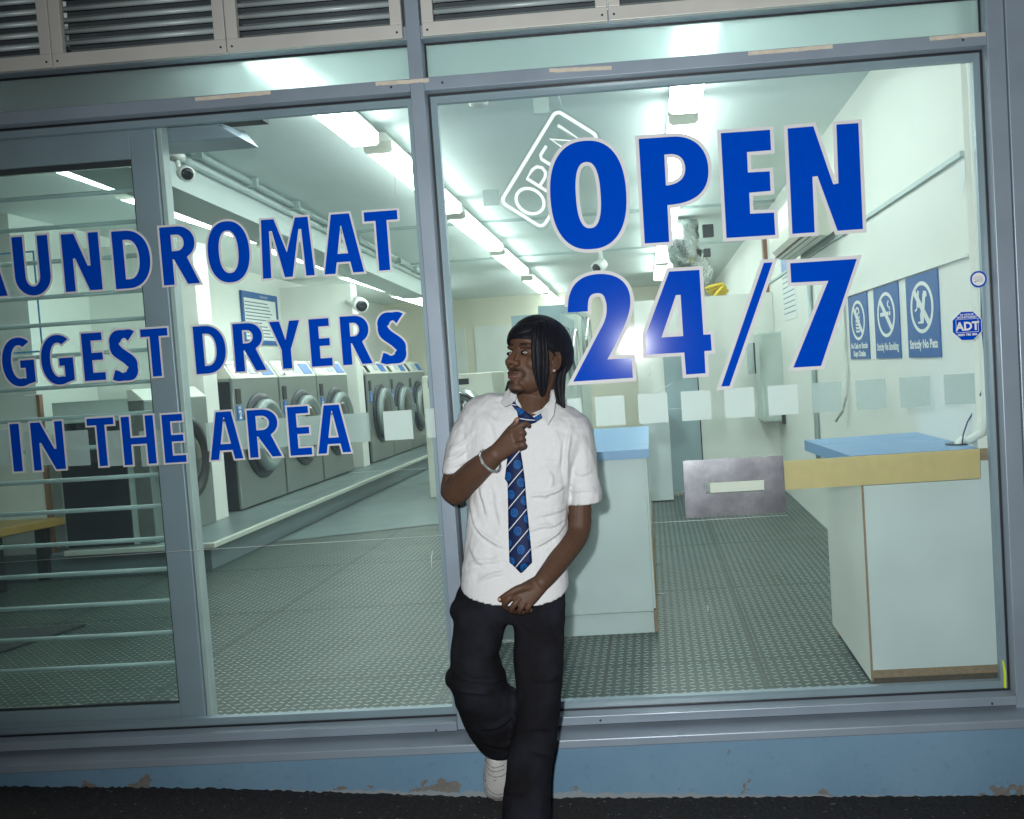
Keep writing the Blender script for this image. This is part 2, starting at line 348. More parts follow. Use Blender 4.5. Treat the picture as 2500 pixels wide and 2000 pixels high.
def glyph(ch, w, h, s, b=None):          # s: stem width, b: bar height;  outer outline, holes
    b = b or s*.82
    if ch == 'I': return [[(0,0),(w,0),(w,h),(0,h)]]
    if ch == 'L': return [[(0,0),(w,0),(w,b),(s,b),(s,h),(0,h)]]
    if ch == 'T': m = w/2; return [[(m-s/2,0),(m+s/2,0),(m+s/2,h-b),(w,h-b),(w,h),(0,h),(0,h-b),(m-s/2,h-b)]]
    if ch == 'H': return [[(0,0),(s,0),(s,h*.42),(w-s,h*.42),(w-s,0),(w,0),(w,h),(w-s,h),(w-s,h*.42+b*.95),(s,h*.42+b*.95),(s,h),(0,h)]]
    if ch == 'E': c = h*.5; return [[(0,0),(w,0),(w,b),(s,b),(s,c-b*.45),(w*.94,c-b*.45),(w*.94,c+b*.5),(s,c+b*.5),(s,h-b),(w*.96,h-b),(w*.96,h),(0,h)]]
    if ch == 'N': d = s*1.18; return [[(0,0),(s*.94,0),(s*.94,h*.57),(s*1.15,h*.57),(w-d,0),(w,0),(w,h),(w-s*.94,h),(w-s*.94,h*.43),(w-s*1.2,h*.43),(d,h),(0,h)]]
    if ch == 'M': m = w/2; i = s*.86; return [[(0,0),(i*.9,0),(i*1.05,h*.80),(i*1.35,h*.80),(m-i*.42,0),(m+i*.42,0),(w-i*1.35,h*.80),(w-i*1.05,h*.80),(w-i*.9,0),(w,0),(w-.05*w,h),(w-.05*w-i*1.35,h),(m,h*.42),(.05*w+i*1.35,h),(.05*w,h)]]
    if ch == 'A':
        xl, xr = w*.27, w*.73; sa = s*1.0; h0, h1 = h*.19, h*.19+b*.9; ya = (w-2*sa)*h/(xl+w-xr)*.97
        return [[(0,0),(sa,0),(sa+xl*h0/h,h0),(w-sa-(w-xr)*h0/h,h0),(w-sa,0),(w,0),(xr,h),(xl,h)],
                [(sa+xl*h1/h,h1),(w-sa-(w-xr)*h1/h,h1),(w/2+.01*w,ya),(w/2-.01*w,ya)]]
    if ch == 'Y': m = w/2; return [[(m-s/2,0),(m+s/2,0),(m+s/2,h*.40),(w,h),(w-s*1.1,h),(m,h*.60),(s*1.1,h),(0,h),(m-s/2,h*.40)]]
    if ch == 'U': r = w/2; ri = r-s; return [arc(r,r*1.05,r,r*1.05,180,360,18)+[(w,h),(w-s,h)]+arc(r,r*1.05,ri,r*1.05-b,360,180,16)+[(s,h),(0,h)]]
    if ch == 'O': return [arc(w/2,h/2,w/2,h/2,0,359,44,2.25), arc(w/2,h/2,w/2-s*1.02,h/2-b*1.02,0,359,36,2.3)]
    if ch == 'D':
        return [[(0,0),(w*.36,0)]+arc(w*.36,h/2,w*.64,h/2,-90,90,24,2.2)[1:]+[(0,h)], [(s,b),(w*.40,b)]+arc(w*.40,h/2,w*.6-s,h/2-b,-90,90,20,2.2)[1:]+[(s,h-b)]]
    if ch == 'P':
        y0 = h*.38; cy = (y0+h)/2; ry = (h-y0)/2
        return [[(0,0),(s,0),(s,y0),(w*.40,y0)]+arc(w*.40,cy,w*.60,ry,-90,90,22,2.1)[1:]+[(0,h)], [(s,y0+b*.95),(w*.44,y0+b*.95)]+arc(w*.44,cy,w*.56-s,ry-b*.95,-90,90,18,2.1)[1:]+[(s,h-b*.95)]]
    if ch == 'R':
        y0 = h*.44; cy = (y0+h)/2; ry = (h-y0)/2; wb = w*.94
        return [[(0,0),(s,0),(s,y0),(s*1.12,y0),(w-s*1.12,0),(w,0),(w*.70,y0*1.04)]+arc(wb*.5,cy,wb*.5,ry,-58,90,22,2.1)+[(0,h)], [(s,y0+b*.88),(wb*.46,y0+b*.88)]+arc(wb*.46,cy,wb*.54-s,ry-b*.88,-90,90,18,2.1)[1:]+[(s,h-b*.88)]]
    if ch == 'B':
        y0 = h*.52
        return [[(0,0),(w*.45,0)]+arc(w*.45,y0/2,w*.55,y0/2,-90,84,16)[1:]+arc(w*.45,(y0+h)/2,w*.48,(h-y0)/2,-84,90,16)+[(0,h)],
                [(s,b),(w*.45,b)]+arc(w*.45,y0/2,w*.55-s,y0/2-b*.9,-90,90,12)[1:]+[(s,y0-b*.6)], [(s,y0+b*.4),(w*.42,y0+b*.4)]+arc(w*.42,(y0+h)/2,w*.5-s,(h-y0)/2-b*.8,-90,90,12)[1:]+[(s,h-b)]]
    if ch == 'G':
        o = arc(w*.54,h/2,w*.54,h/2,52,293,34,2.15); i = arc(w*.54,h/2,w*.54-s,h/2-b,284,60,28,2.15)
        return [o+[(w,h*.08),(w,h*.53),(w*.56,h*.53),(w*.56,h*.53-b),(w-s,h*.53-b),(w-s,h*.155)]+i]
    if ch == 'S':
        cl = [(.90,.885),(.72,.93),(.50,.935),(.30,.90),(.155,.80),(.15,.69),(.25,.59),(.47,.50),(.70,.41),(.845,.31),(.845,.19),(.72,.095),(.50,.065),(.27,.07),(.05,.115)]
        pts = []
        for k in range(len(cl)-1):
            p0, p1, p2, p3 = [cl[min(max(k+q,0),len(cl)-1)] for q in (-1,0,1,2)]
            for t in (0,.25,.5,.75): pts.append(tuple(.5*((2*p1[a])+(-p0[a]+p2[a])*t+(2*p0[a]-5*p1[a]+4*p2[a]-p3[a])*t*t+(-p0[a]+3*p1[a]-3*p2[a]+p3[a])*t**3) for a in (0,1)))
        pts.append(cl[-1]); hw = s/2*.98
        pts = [(hw+(w-2*hw)*(x-.15)/.7 if .15 <= x <= .845 else (hw-(.15-x)/.15*hw if x < .15 else w-hw+(x-.845)/.155*hw*.6), b/2+(h-b)*(y-.065)/.87) for x, y in pts]
        L, Rr = [], []
        for k in range(len(pts)):
            a, c = Vector(pts[max(k-1,0)]), Vector(pts[min(k+1,len(pts)-1)]); t = (c-a).normalized(); nn = Vector((-t.y, t.x)); q = Vector(pts[k]); ww = hw*(abs(t.y)*1.0+abs(t.x)*b/s)
            L.append(tuple(q+nn*ww)); Rr.append(tuple(q-nn*ww))
        return [L+Rr[::-1]]
def text_polys_mesh(body, size, bold=0.0, align='CENTER'):
    cu = bpy.data.curves.new('lettering', 'FONT'); cu.body = body; cu.size = size; cu.align_x = align; cu.offset = bold; cu.resolution_u = 3
    o = bpy.data.objects.new('lettering', cu); col.objects.link(o); dg = bpy.context.evaluated_depsgraph_get()
    me = bpy.data.meshes.new_from_object(o.evaluated_get(dg)); v = [tuple(q.co) for q in me.vertices]; f = [tuple(p.vertices) for p in me.polygons]
    bpy.data.objects.remove(o); bpy.data.curves.remove(cu); bpy.data.meshes.remove(me); return v, f
def text(mb, body, size, o, ex, ey, mi=0, bold=0, align='CENTER', sx=1.0):
    v, f = text_polys_mesh(body, size, bold, align); o, ex, ey = Vector(o), Vector(ex), Vector(ey)
    mb.add([o+ex*q[0]*sx+ey*q[1] for q in v], f, mi); return mb
X3, Y3, Z3 = Vector((1,0,0)), Vector((0,1,0)), Vector((0,0,1))
# ------------------------------------------------------------------ ground
GX = [-9, -2.43, -1.67, -.76, -.42, 1.19, 9]; GZ = [-1.20, -1.37, -1.41, -1.48, -1.50, -1.56, -1.75]
def zg(x): return float(np.interp(x, GX, GZ))
xs = list(np.arange(-9, -2.9, .5))+list(np.arange(-2.9, 1.9, .012))+list(np.arange(1.9, 9.1, .5))
ys = [-.10, -.128, -.14, -.152, -.17, -.20, -.25, -.35, -.6, -1.2, -2.5, -5, -12]
rr = random.Random(3); vs = []; fs = []
for j, y in enumerate(ys):
    for x in xs:
        d = (rr.random()-.5)*(.007 if -.3 < y < -.11 else .004)
        vs.append((x, y, zg(x)+d+.004-(.02*max(0, -y-.5))))
n = len(xs)
for j in range(len(ys)-1):
    for i in range(n-1): fs.append((j*n+i, (j+1)*n+i, (j+1)*n+i+1, j*n+i+1))
tag(MB().add(vs, fs, 0, False).build('pavement', MT['asphalt']), kind='structure')

# ------------------------------------------------------------------ shopfront
YF = -.06                                            # front face of the aluminium sections
sf = thing('shopfront', 'grey aluminium framed shop window front with two wide glass bays', 'shopfront', (0,0,-1.36))
box('jamb', MT['frame'], (1.203, 1.262, YF, .03, -1.36, 1.80), sf, .003)
box('jamb', MT['frame'], (1.264, 1.62, YF-.008, .03, -1.36, 1.80), sf, .003)
box('mullion', MT['frame'], (-.768, -.7185, YF, .03, -1.268, 1.80), sf, .003)
box('mullion', MT['frame'], (-2.95, -2.90, YF, .03, -1.268, 1.80), sf, .003)
for a, b in ((-2.90, -.768), (-.7185, 1.203)):
    box('transom', MT['frame'], (a, b, YF+.001, .03, .9965, 1.0405), sf, .002)
    m = MB(); m.box(a, b, -.070, .03, -1.268, -1.236); m.build('sill', MT['frame'], sf, .003)
    box('head_rail', MT['frame'], (a, b, YF+.004, .03, 1.1735, 1.22), sf, .002)
    for z0, z1, y in ((.9905, .9963, -.004), (1.0407, 1.0455, -.004), (1.167, 1.1733, -.004), (-1.2358, -1.2315, -.004)): box('gasket', MT['rubber'], (a+.0005, b-.0005, y-.004, y+.008, z0, z1), sf)
    for x0, x1 in ((a+.0007, a+.0055), (b-.0055, b-.0007)): box('gasket', MT['rubber'], (x0, x1, -.0085, .0035, -1.2312, .9902), sf); box('gasket', MT['rubber'], (x0, x1, -.0085, .0035, 1.0458, 1.1668), sf)
    t = .028
    for d in ((a, b, .0055, .03, .966, .9962), (a, b, .0055, .034, -1.2356, -1.205), (a, a+t, .0055, .03, -1.2048, .9658), (b-t, b, .0055, .03, -1.2048, .9658)): box('inner_bead', MT['frame'], d, sf)
    box('window_pane', MT['glass'], (a+.001, b-.001, -.003, .003, -1.234, .9935), sf)
    box('transom_pane', MT['frosted'], (a+.001, b-.001, -.002, .002, 1.043, 1.170), sf)
m = MB(); m.hexa([(-2.95,-.152,-1.318),(1.62,-.152,-1.318),(1.62,.05,-1.318),(-2.95,.05,-1.318)], [(-2.95,-.150,-1.288),(1.62,-.150,-1.288),(1.62,.05,-1.2705),(-2.95,.05,-1.2705)])
m.build('sub_sill', MT['frame'], sf, .004)
for u, v in ((1080, 202), (955, 213), (2351, 98), (1065, 1783), (2422, 1718), (1466, 1759)):
    q = at(u, v, -.071 if v > 1000 else YF); MB().lathe([(.0042, 0), (.0042, .0015), (.002, .002)], (q.x, q.y, q.z), (0,-1,0), 12).build('screw', MT['screw'], sf)
tag(box('plinth_wall', MT['plinth'], (-2.95, 1.62, -.140, .05, -2.0, -1.320)), 'blue painted masonry plinth with flaking patches under the shop window', 'wall')

# louvre panels over the windows
def louvre(x0, x1, label):
    t = thing('louvre_panel', label, 'louvre', (x0, 0, 1.1705), 0, 'ventilation louvre panels above the shop window')
    z0, z1 = 1.1715, 1.80; fw = .040; y0, y1 = -.085, -.0625
    m = MB(); m.box(x0, x1, y0, y1, z0, z0+.047); m.box(x0, x1, y0, y1, z1-.04, z1); m.box(x0, x0+fw, y0, y1, z0+.0472, z1-.0402); m.box(x1-fw, x1, y0, y1, z0+.0472, z1-.0402)
    m.build('frame', MT['louvre'], t, .002)
    m = MB(); z = z0+.060
    while z < z1-.05:
        m.hexa([(x0+fw-.004, -.052, z-.012), (x1-fw+.004, -.052, z-.012), (x1-fw+.004, -.046, z-.012), (x0+fw-.004, -.046, z-.012)],
               [(x0+fw-.004, -.020, z+.016), (x1-fw+.004, -.020, z+.016), (x1-fw+.004, -.014, z+.016), (x0+fw-.004, -.014, z+.016)])
        m.tube([(x0+fw-.003, -.054, z-.010), (x1-fw+.003, -.054, z-.010)], .0088, 10); z += .0395
    m.build('slats', MT['slat'], t)
    box('back_panel', MT['louvreback'], (x0+.01, x1-.01, .012, .02, 1.225, z1), t)
    for x in (x0+.018, x1-.018): MB().lathe([(.004, 0), (.004, .002)], (x, y0-.0003, z0+.02), (0,-1,0), 10).build('screw', MT['screw'], t)
louvre(-2.60, -2.022, 'leftmost cream louvre panel, cut off by the photo edge')
louvre(-2.018, -1.396, 'second cream louvre panel from the left, above the sliding door')
louvre(-1.392, -.775, 'cream louvre panel just left of the middle post')
louvre(-.705, -.0665, 'cream louvre panel just right of the middle post')
louvre(-.0625, 1.20, 'widest cream louvre panel, above the right window')
tag(box('fascia', MT['louvre'], (-2.95, 1.62, -.075, .05, 1.802, 2.6)), 'plain cream fascia above the louvre panels', 'fascia')

# strips of old tape on the transom
for i, (a, b, l) in enumerate((((477,243),(661,226),'long strip of old cream tape left of the middle post'), ((917,205),(1047,196),'strip of old cream tape across the middle post'),
        ((1341,173),(1493,166),'strip of old cream tape above the white tube sign'), ((1827,131),(2033,114),'long strip of old cream tape above the right window'), ((2269,95),(2406,83),'strip of old cream tape in the top right window corner'))):
    p, q = at(*a, YF), at(*b, YF); m = MB(); n = 14; rr = random.Random(i); th = .0065
    top = [(p.x+(q.x-p.x)*k/n, p.z+(q.z-p.z)*k/n+th+rr.uniform(-.0007,.0007)) for k in range(n+1)]; bot = [(x+rr.uniform(-.001,.001), z-2*th+rr.uniform(-.0008,.0008)) for x, z in top]
    m.prism(bot+top[::-1], (0,YF-.0002,0), X3, Z3, (0,-.0008,0)); tag(m.build('tape_strip', MT['tape']), l, 'tape', 'old tape strips on the window frame')

# ------------------------------------------------------------------ vinyl lettering on the glass
def word(name, label, letters, outline, y=-.0032, tr=None):
    c = letters[0]; t = thing('window_lettering', label, 'lettering', (c[1], y, c[3]))
    for L in letters:
        m = MB()
        if isinstance(L[0], str): polys = [[(x+L[1], z+L[3]) for x, z in q] for q in glyph(L[0], L[2]-L[1], L[4]-L[3], L[5], L[6] if len(L) > 6 else None)]
        else: polys = L[0]
        flat(m, [offset_poly(polys[0], outline)]+[offset_poly(q, -outline) for q in polys[1:]], lambda x, z: (x, y, z), 0)
        flat(m, polys, lambda x, z: (x, y-.0010, z), 1)
        m.build('letter', [MT['vinylwhite'], MT['vinylblue']], t, recalc=False)
    return t
def bx(ch, tl, tr, bl, br, s, b=None):       # letter from its measured corners on the glass
    TL, TR, BL, BR = at(*tl), at(*tr), at(*bl), at(*br)
    return (ch, (TL.x+BL.x)/2 if ch not in 'A' else BL.x, (TR.x+BR.x)/2 if ch not in 'AR' else BR.x, (BL.z+BR.z)/2, (TL.z+TR.z)/2, s, b)
def bc(ch, l, r, t, b_, s, b=None):          # from extreme left / right / top / bottom points
    return (ch, at(*l).x, at(*r).x, at(*b_).z, at(*t).z, s, b)
S1 = .040
word('', 'uppermost blue vinyl line on the left pane, reading LAUNDROMAT', [
    bx('L', (-190,597),(-128,593),(-178,738),(-118,734), S1), bx('A', (-60,590),(0,586),(-98,730),(21,723), S1), bc('U', (31,600),(124,655),(60,578),(84,722), S1),
    bx('N', (149,573),(241,567),(163,712.5),(251.5,708), S1), bx('D', (272.6,566),(361,560),(285,706),(375,701), S1), bx('R', (389.7,555.5),(475,551),(401.5,697),(490,691.8), S1),
    bc('O', (507.7,608),(609.4,604),(556,540.4),(564,690), S1), bx('M', (636,538),(753.5,529.4),(638.6,681),(774,672), S1*1.0), bx('A', (812,523.5),(855,522),(793.5,670.6),(890,664), S1), bx('T', (890,519),(970.4,513.4),(898,663),(980,658), S1)], .0075)
S2 = .034
word('', 'middle blue vinyl line on the left pane, reading BIGGEST DRYERS', [
    bx('B', (-140,834),(-70,829),(-132,953),(-62,949), S2), bx('I', (-45,828),(-21,826),(-38,948),(-14,946), S2), bc('G', (7,884),(87,905),(51,824),(55,943.5), S2), bc('G', (102,878),(182,900),(147,817.5),(150,939), S2),
    bx('E', (199.3,814.7),(253,811.5),(208.6,931),(258,927), S2), bc('S', (272,865),(336,890),(310,806),(305,929), S2), bx('T', (344,804.5),(410,800.8),(352,921),(418,917), S2),
    bx('D', (471.5,798),(547,793),(481,914),(557,909), S2), bx('R', (568.5,791.5),(640,787),(577,908.8),(652,903), S2), bx('Y', (658,786.8),(732,781.5),(666,902),(740,898), S2),
    bx('E', (753.7,780),(805,777),(762.6,895.8),(813,892.3), S2), bx('R', (830.4,773.7),(900,769),(838,892),(911,887), S2), bc('S', (926,825),(990.6,850),(965,763),(958,887.5), S2)], .0068)
S3 = .031
word('', 'lowest blue vinyl line on the left pane, reading IN THE AREA', [
    bx('I', (25.5,1036),(46,1034),(35,1152),(59,1150), S3), bx('N', (76.5,1032),(150.7,1028.5),(83.4,1148.5),(164.6,1145), S3), bx('T', (213,1022.4),(278,1019),(222,1139),(287,1136), S3),
    bx('H', (296.7,1017.8),(374.6,1014),(305,1136),(384,1131), S3), bx('E', (396,1013),(448,1010),(404,1131),(456.5,1127), S3), bx('A', (531.7,1005.8),(562,1004.5),(516,1123.6),(595.5,1118.8), S3),
    bx('R', (604.4,1001.8),(676,998),(610.8,1117.4),(689.6,1113.7), S3), bx('E', (702,993.7),(755,991.5),(710,1113),(762.5,1109.3), S3), bx('A', (794.6,989.7),(826.8,988),(778.4,1108),(858.6,1103.4), S3)], .0066)
def tr(pts, k, o):                           # traced outline -> the plane of the glass
    return [(q.x, q.z) for q in (at(o[0]+x*k, o[1]+y*k) for x, y in pts)]
def P_(pts): return tr(pts, .3247, (1400,180))
x0, x1 = at(1343.6,478).x, at(1529,470).x; zt, zb = at(1435,344).z, at(1437,609.5).z
Oo = [arc((x0+x1)/2, (zt+zb)/2, (x1-x0)/2, (zt-zb)/2, 0, 358, 56, 2.35), arc((x0+x1)/2, (zt+zb)/2, (at(1466,470).x-at(1405.5,470).x)/2, (at(1432,394).z-at(1440,555.5).z)/2, 0, 357, 44, 2.5)]
def bez(p0, p1, p2, p3, n=12): return [tuple((1-t)**3*a+3*(1-t)**2*t*b+3*(1-t)*t*t*c+t**3*d for a, b, c, d in zip(p0, p1, p2, p3)) for t in [i/n for i in range(n+1)]]
Po = [P_([(490,493)]+bez((735,476),(900,462),(1012,560),(1015,730))+bez((1015,730),(1018,900),(900,978),(706,990))[1:]+[(720,1267),(536,1278)]),
      P_([(683,611)]+bez((722,607),(795,604),(838,640),(840,718))+bez((840,718),(842,800),(770,838),(695,843))[1:])]
Eo = [P_([(1107,450),(1477,424),(1485,577),(1304,592),(1311,745),(1475,736),(1482,883),(1321,897),(1328,1055),(1507,1046),(1517,1214),(1150,1237)])]
No = [tr([(383,848),(553,833),(684,1215),(718,1208),(704,822),(849,812),(879,1508),(712,1520),(580,1160),(547,1165),(562,1530),(415,1540)], .3711, (1780,0))]
word('', 'large blue vinyl word OPEN at the top of the right pane', [(q, min(p[0] for p in q[0]), 0, min(p[1] for p in q[0])) for q in (Oo, Po, Eo, No)], .0125)
Q = lambda p: tr(p, .4057, (1350,560))
two = [Q([(90,501)]+bez((90,501),(82,350),(150,272),(285,269))+bez((285,269),(400,268),(462,330),(466,425))[1:]+bez((466,425),(468,500),(440,580),(328,783))[1:]+[(474,775),(481,893),(122,917)]+bez((285,605),(330,530),(325,480),(322,450))+bez((322,450),(312,400),(300,385),(272,385))[1:]+bez((272,385),(215,385),(210,420),(210,494))[1:])]
W_ = lambda p: tr(p, .26667, (1550,540))
four = [W_([(313,463),(590,447),(627,1040),(693,1037),(703,1185),(636,1190),(646,1393),(468,1405),(452,1203),(105,1222),(97,1050)]), W_([(375,678),(418,676),(442,1053),(243,1066)])]
slash = [Q([(1268,203),(1320,200),(1062,943),(1012,946)])]
seven = [tr([(75,113),(500,85),(272,767),(95,778),(318,225),(82,237)], .3827, (1900,600))]
word('', 'large blue vinyl 24/7 in the middle of the right pane', [(q, min(p[0] for p in q[0]), 0, min(p[1] for p in q[0])) for q in (two, four, slash, seven)], .0125)

for name, ln, r_ in (('scratch', ((1603,962),(1622,946),(1640,936)), .0012), ('scratch', ((1594,892),(1590,905),(1584,920)), .0014), ('scratch', ((1726,1478),(1729,1484),(1727,1494)), .0018), ('scratch', ((1056,1345),(1053,1362),(1054,1388)), .0016), ('scratch', ((964,432),(966,470),(968,490)), .0013), ('scratch', ((952,398),(956,428)), .0010), ('film_edge', ((0,1374),(480,1343),(1086,1307)), .0009), ('film_edge', ((862,1154),(1050,1143)), .0010), ('film_edge', ((1582,1277),(1700,1271),(1925,1258)), .0009), ('film_edge', ((1632,999),(1664,997)), .0013)):
    m = MB(); m.tube([at(u, v, -.0034) for u, v in ln], [r_*.45]+[r_]*(len(ln)-2)+[r_*.45], 6); m.build(name, MT['film'], sf)
# frosted squares and band on the glass
def square(x0, x1, z0, z1, label, m='film', y=.0036, name='frosted_square'):
    o = MB().box(x0, x1, y, y+.0006, z0, z1).build(name, MT[m]); return tag(o, label, 'sticker', 'frosted safety squares on the glass')
where = ['frosted square beside the man\'s shoulder, partly hidden by him', 'bright frosted square under the 2 of the large figures', 'bright frosted square under the 4 of the large figures, first from the left', 'bright frosted square under the 4, nearest the slash', 'bright frosted square under the slash of the large figures', 'bright frosted square under the 7 of the large figures',
         'faint frosted square on the white wall, just right of the 7', 'faint frosted square below the leftmost blue wall sign', 'faint frosted square below the middle blue wall sign', 'faint frosted square below the rightmost blue wall sign']
A_, B_ = at(1489.5, 1003.5), at(2344, 968)
pitch = (B_.x-A_.x)/8
sqs = [(A_.x+pitch*(k-1)+.0, ) for k in range(0, 10)]
for k, (xc,) in enumerate(sqs): square(xc-.0525, xc+.0525, A_.z-.0525, A_.z+.0525, where[k], 'film' if k < 6 else 'film2')
A_ = at(971.5, 1038.5)
square(A_.x-.0525, A_.x+.0525, A_.z-.0525, A_.z+.0525, 'bright frosted square on the left pane, in front of the far washers')
square(A_.x+.104, A_.x+.160, A_.z-.0525, A_.z+.0525, 'bright frosted square cut off by the middle post')
p, q = at(500, 1030), at(902, 1008)
square(p.x, q.x-.005, A_.z-.0525, A_.z+.0525, 'long frosted band behind the word AREA', 'film2', name='frosted_band')
for k, (a, b, l) in enumerate(((-60, 28, 'grey frosted square at the left photo edge, beside the I of IN'), (62, 122, 'grey frosted square behind the N of IN'), (150, 218, 'grey frosted square between IN and THE'), (250, 312, 'grey frosted square behind the T of THE'), (343, 404, 'grey frosted square behind the H of THE'))):
    p, q, r_ = at(a, 1110), at(b, 1110), at(a, 1055); square(p.x, q.x, p.z-.045, p.z+.085, l, 'film2')

# steel plate with a slot, screwed over the glass
t = thing('slot_plate', 'scratched steel plate with a slot, fixed to the right pane', 'plate', at(1793,1187,-.012))
c = [at(1350+x*.4057, 1100+y*.4057, -.010) for x, y in ((782,63),(1385,30),(1405,372),(800,408))]; i = [at(1350+x*.4057, 1100+y*.4057, -.010) for x, y in ((920,195),(1270,176),(1273,243),(924,262))]
m = MB(); F4 = [(0,1,5,4),(1,2,6,5),(2,3,7,6),(3,0,4,7)]; vs = [(q.x,-.0105,q.z) for q in c+i]+[(q.x,-.0065,q.z) for q in c+i]
m.add(vs, F4+[tuple(8+k for k in f) for f in F4]+[(k,(k+1)%4,8+(k+1)%4,8+k) for k in range(4)]+[(4+k,4+(k+1)%4,12+(k+1)%4,12+k) for k in range(4)]); m.build('plate', MT['plate'], t)
box('slot_back', MT['machine2'], (i[0].x+.015, i[1].x, .004, .012, i[3].z+.001, i[0].z-.001), t)
# boards and stickers on the glass
c = [at(1900+x*.3827, 600+y*.3827, .012) for x, y in ((-20,1379),(1283,1296),(1285,1483),(-18,1560))]
tag(MB().prism([(q.x,q.z) for q in c], (0,.0056,0), X3, Z3, (0,.016,0)).build('timber_board', MT['mdf']), 'yellow fibreboard strip across the glass below the blue counter top', 'board')
t = thing('alarm_sticker', 'blue octagonal alarm company sticker near the right jamb', 'sticker', at(2361,796))
oc = [at(2050+x*.18553, 640+y*.18553) for x, y in ((1590,655),(1750,648),(1860,755),(1868,910),(1755,1028),(1603,1033),(1480,925),(1478,770))]
pl = [(q.x,q.z) for q in oc]; cxs = sum(a for a,_ in pl)/8; czs = sum(b for _,b in pl)/8
m = MB(); flat(m, [offset_poly(pl, .001)], lambda x, z: (x,-.0034,z), 1); flat(m, [offset_poly(pl, -.0012)], lambda x, z: (x,-.0037,z), 0); m.build('face', [MT['vinylblue'], MT['signwhite']], t, recalc=False)
m = MB(); text(m, 'ADT', .040, (cxs+.001,-.0041,czs-.0145), X3*.98, Z3, 0, .0016); text(m, '24 HOUR', .0095, (cxs,-.0041,czs+.036), X3*1.2, Z3, 0, .0003); text(m, 'MONITORED', .0095, (cxs,-.0041,czs+.027), X3*1.2, Z3, 0, .0003); text(m, '0800 786 886', .011, (cxs,-.0041,czs-.034), X3*1.1, Z3, 0, .0003)
w2, h2 = .0385, .0245; fr = [(-w2,-h2+.002),(w2,-h2+.002),(w2,h2),(-w2,h2)]
flat(m, [[(cxs+a,czs+b) for a,b in fr],[(cxs+a*.96,czs+.001+(b-.001)*.94) for a,b in fr]], lambda x, z: (x,-.0041,z), 0); m.build('lettering', MT['signwhite'], t, recalc=False)
t = thing('round_sticker', 'small round white sticker with a blue rim beside the right jamb', 'sticker', at(2388,682))
q = at(2388,682); rad = .0285; m = MB(); flat(m, [arc(q.x,q.z,rad,rad,0,350,30)], lambda x, z: (x,-.0034,z), 0); flat(m, [arc(q.x,q.z,rad*.79,rad*.79,0,350,30)], lambda x, z: (x,-.0037,z), 1); m.build('face', [MT['vinylblue'], MT['signwhite']], t, recalc=False)
m = MB(); text(m, 'ACE', .011, (q.x+.004,-.0041,q.z-.009), X3*1.1, Z3); flat(m, [[(q.x-.016,q.z-.010),(q.x-.007,q.z-.003),(q.x-.009,q.z-.010)]], lambda x, z: (x,-.0041,z), 0)
for k, wd in ((.009,.012),(.004,.017),(.000,.017)): m.box(q.x-wd, q.x+wd, -.0043, -.0040, q.z+k, q.z+k+.0009)
m.build('lettering', MT['ink'], t, recalc=False)
q = at(2451,1645,-.002); tag(MB().prism([(-.006,-.045),(.002,-.05),(.004,.01),(-.002,.05),(-.008,.052),(-.004,0)], (q.x,-.012,q.z), X3, Z3, (0,-.001,0)).build('lime_sticker', MT['limeyellow']), 'lime yellow scrap of tape in the lower right window corner', 'sticker')

# sliding door behind the left pane
dr = thing('sliding_door', 'grey sliding glass door with horizontal bars behind the left pane', 'door', (-2.3, .10, -1.24))
Y0, Y1 = .045, .105
box('stile', MT['frame'], (-1.838, -1.742, Y0, Y1, -1.245, 1.0), dr, .003)
box('stile_edge', MT['slat'], (-1.7395, -1.722, Y0+.01, Y1, -1.245, 1.0), dr, .002)
box('top_rail', MT['frame'], (-2.95, -1.8385, Y0+.001, Y1, .868, 1.0), dr, .003)
m = MB(); m.box(-2.95, -1.8385, Y0+.001, Y1, -1.245, -1.160); m.build('bottom_rail', MT['frame'], dr, .003)
m = MB(); m.box(-2.95, -1.8385, Y0+.012, Y0+.03, -1.1598, -1.150); m.box(-2.95, -1.8385, Y0+.012, Y0+.03, .846, .8678); m.box(-1.846, -1.8385, Y0+.012, Y0+.03, -1.1498, .8455); m.build('gasket', MT['rubber'], dr)
box('door_pane', MT['doorglass'], (-2.95, -1.8465, Y0+.018, Y0+.024, -1.1495, .8455), dr)
for z in (.763, .649, .524, .394, .291, .174, .056, -.061, -.178, -.296, -.414, -.538, -.654, -.776, -.897, -1.015):
    MB().tube([(-2.95, .088, z), (-1.842, .088, z)], .0085, 10).build('bar', MT['slat'], dr)
tk = thing('door_track', 'dark sliding door track and operator cover above the door', 'track', (-2.2, .1, 1.0))
m = MB(); m.box(-2.95, -1.50, .035, .16, 1.004, 1.045); m.build('cover', MT['dark'], tk, .004)
e0 = -1.46
m = MB(); m.hexa([(-2.95,.118,.935),(e0,.118,.935),(e0,.30,.935),(-2.95,.30,.935)], [(-2.95,.118,1.003),(e0-.10,.118,1.003),(e0-.05,.30,1.003),(-2.95,.30,1.003)]); m.build('channel', MT['frame'], tk, .003)
box('bulkhead', MT['dark'], (-2.95, -1.45, .22, .40, 1.05, 1.34), tk)
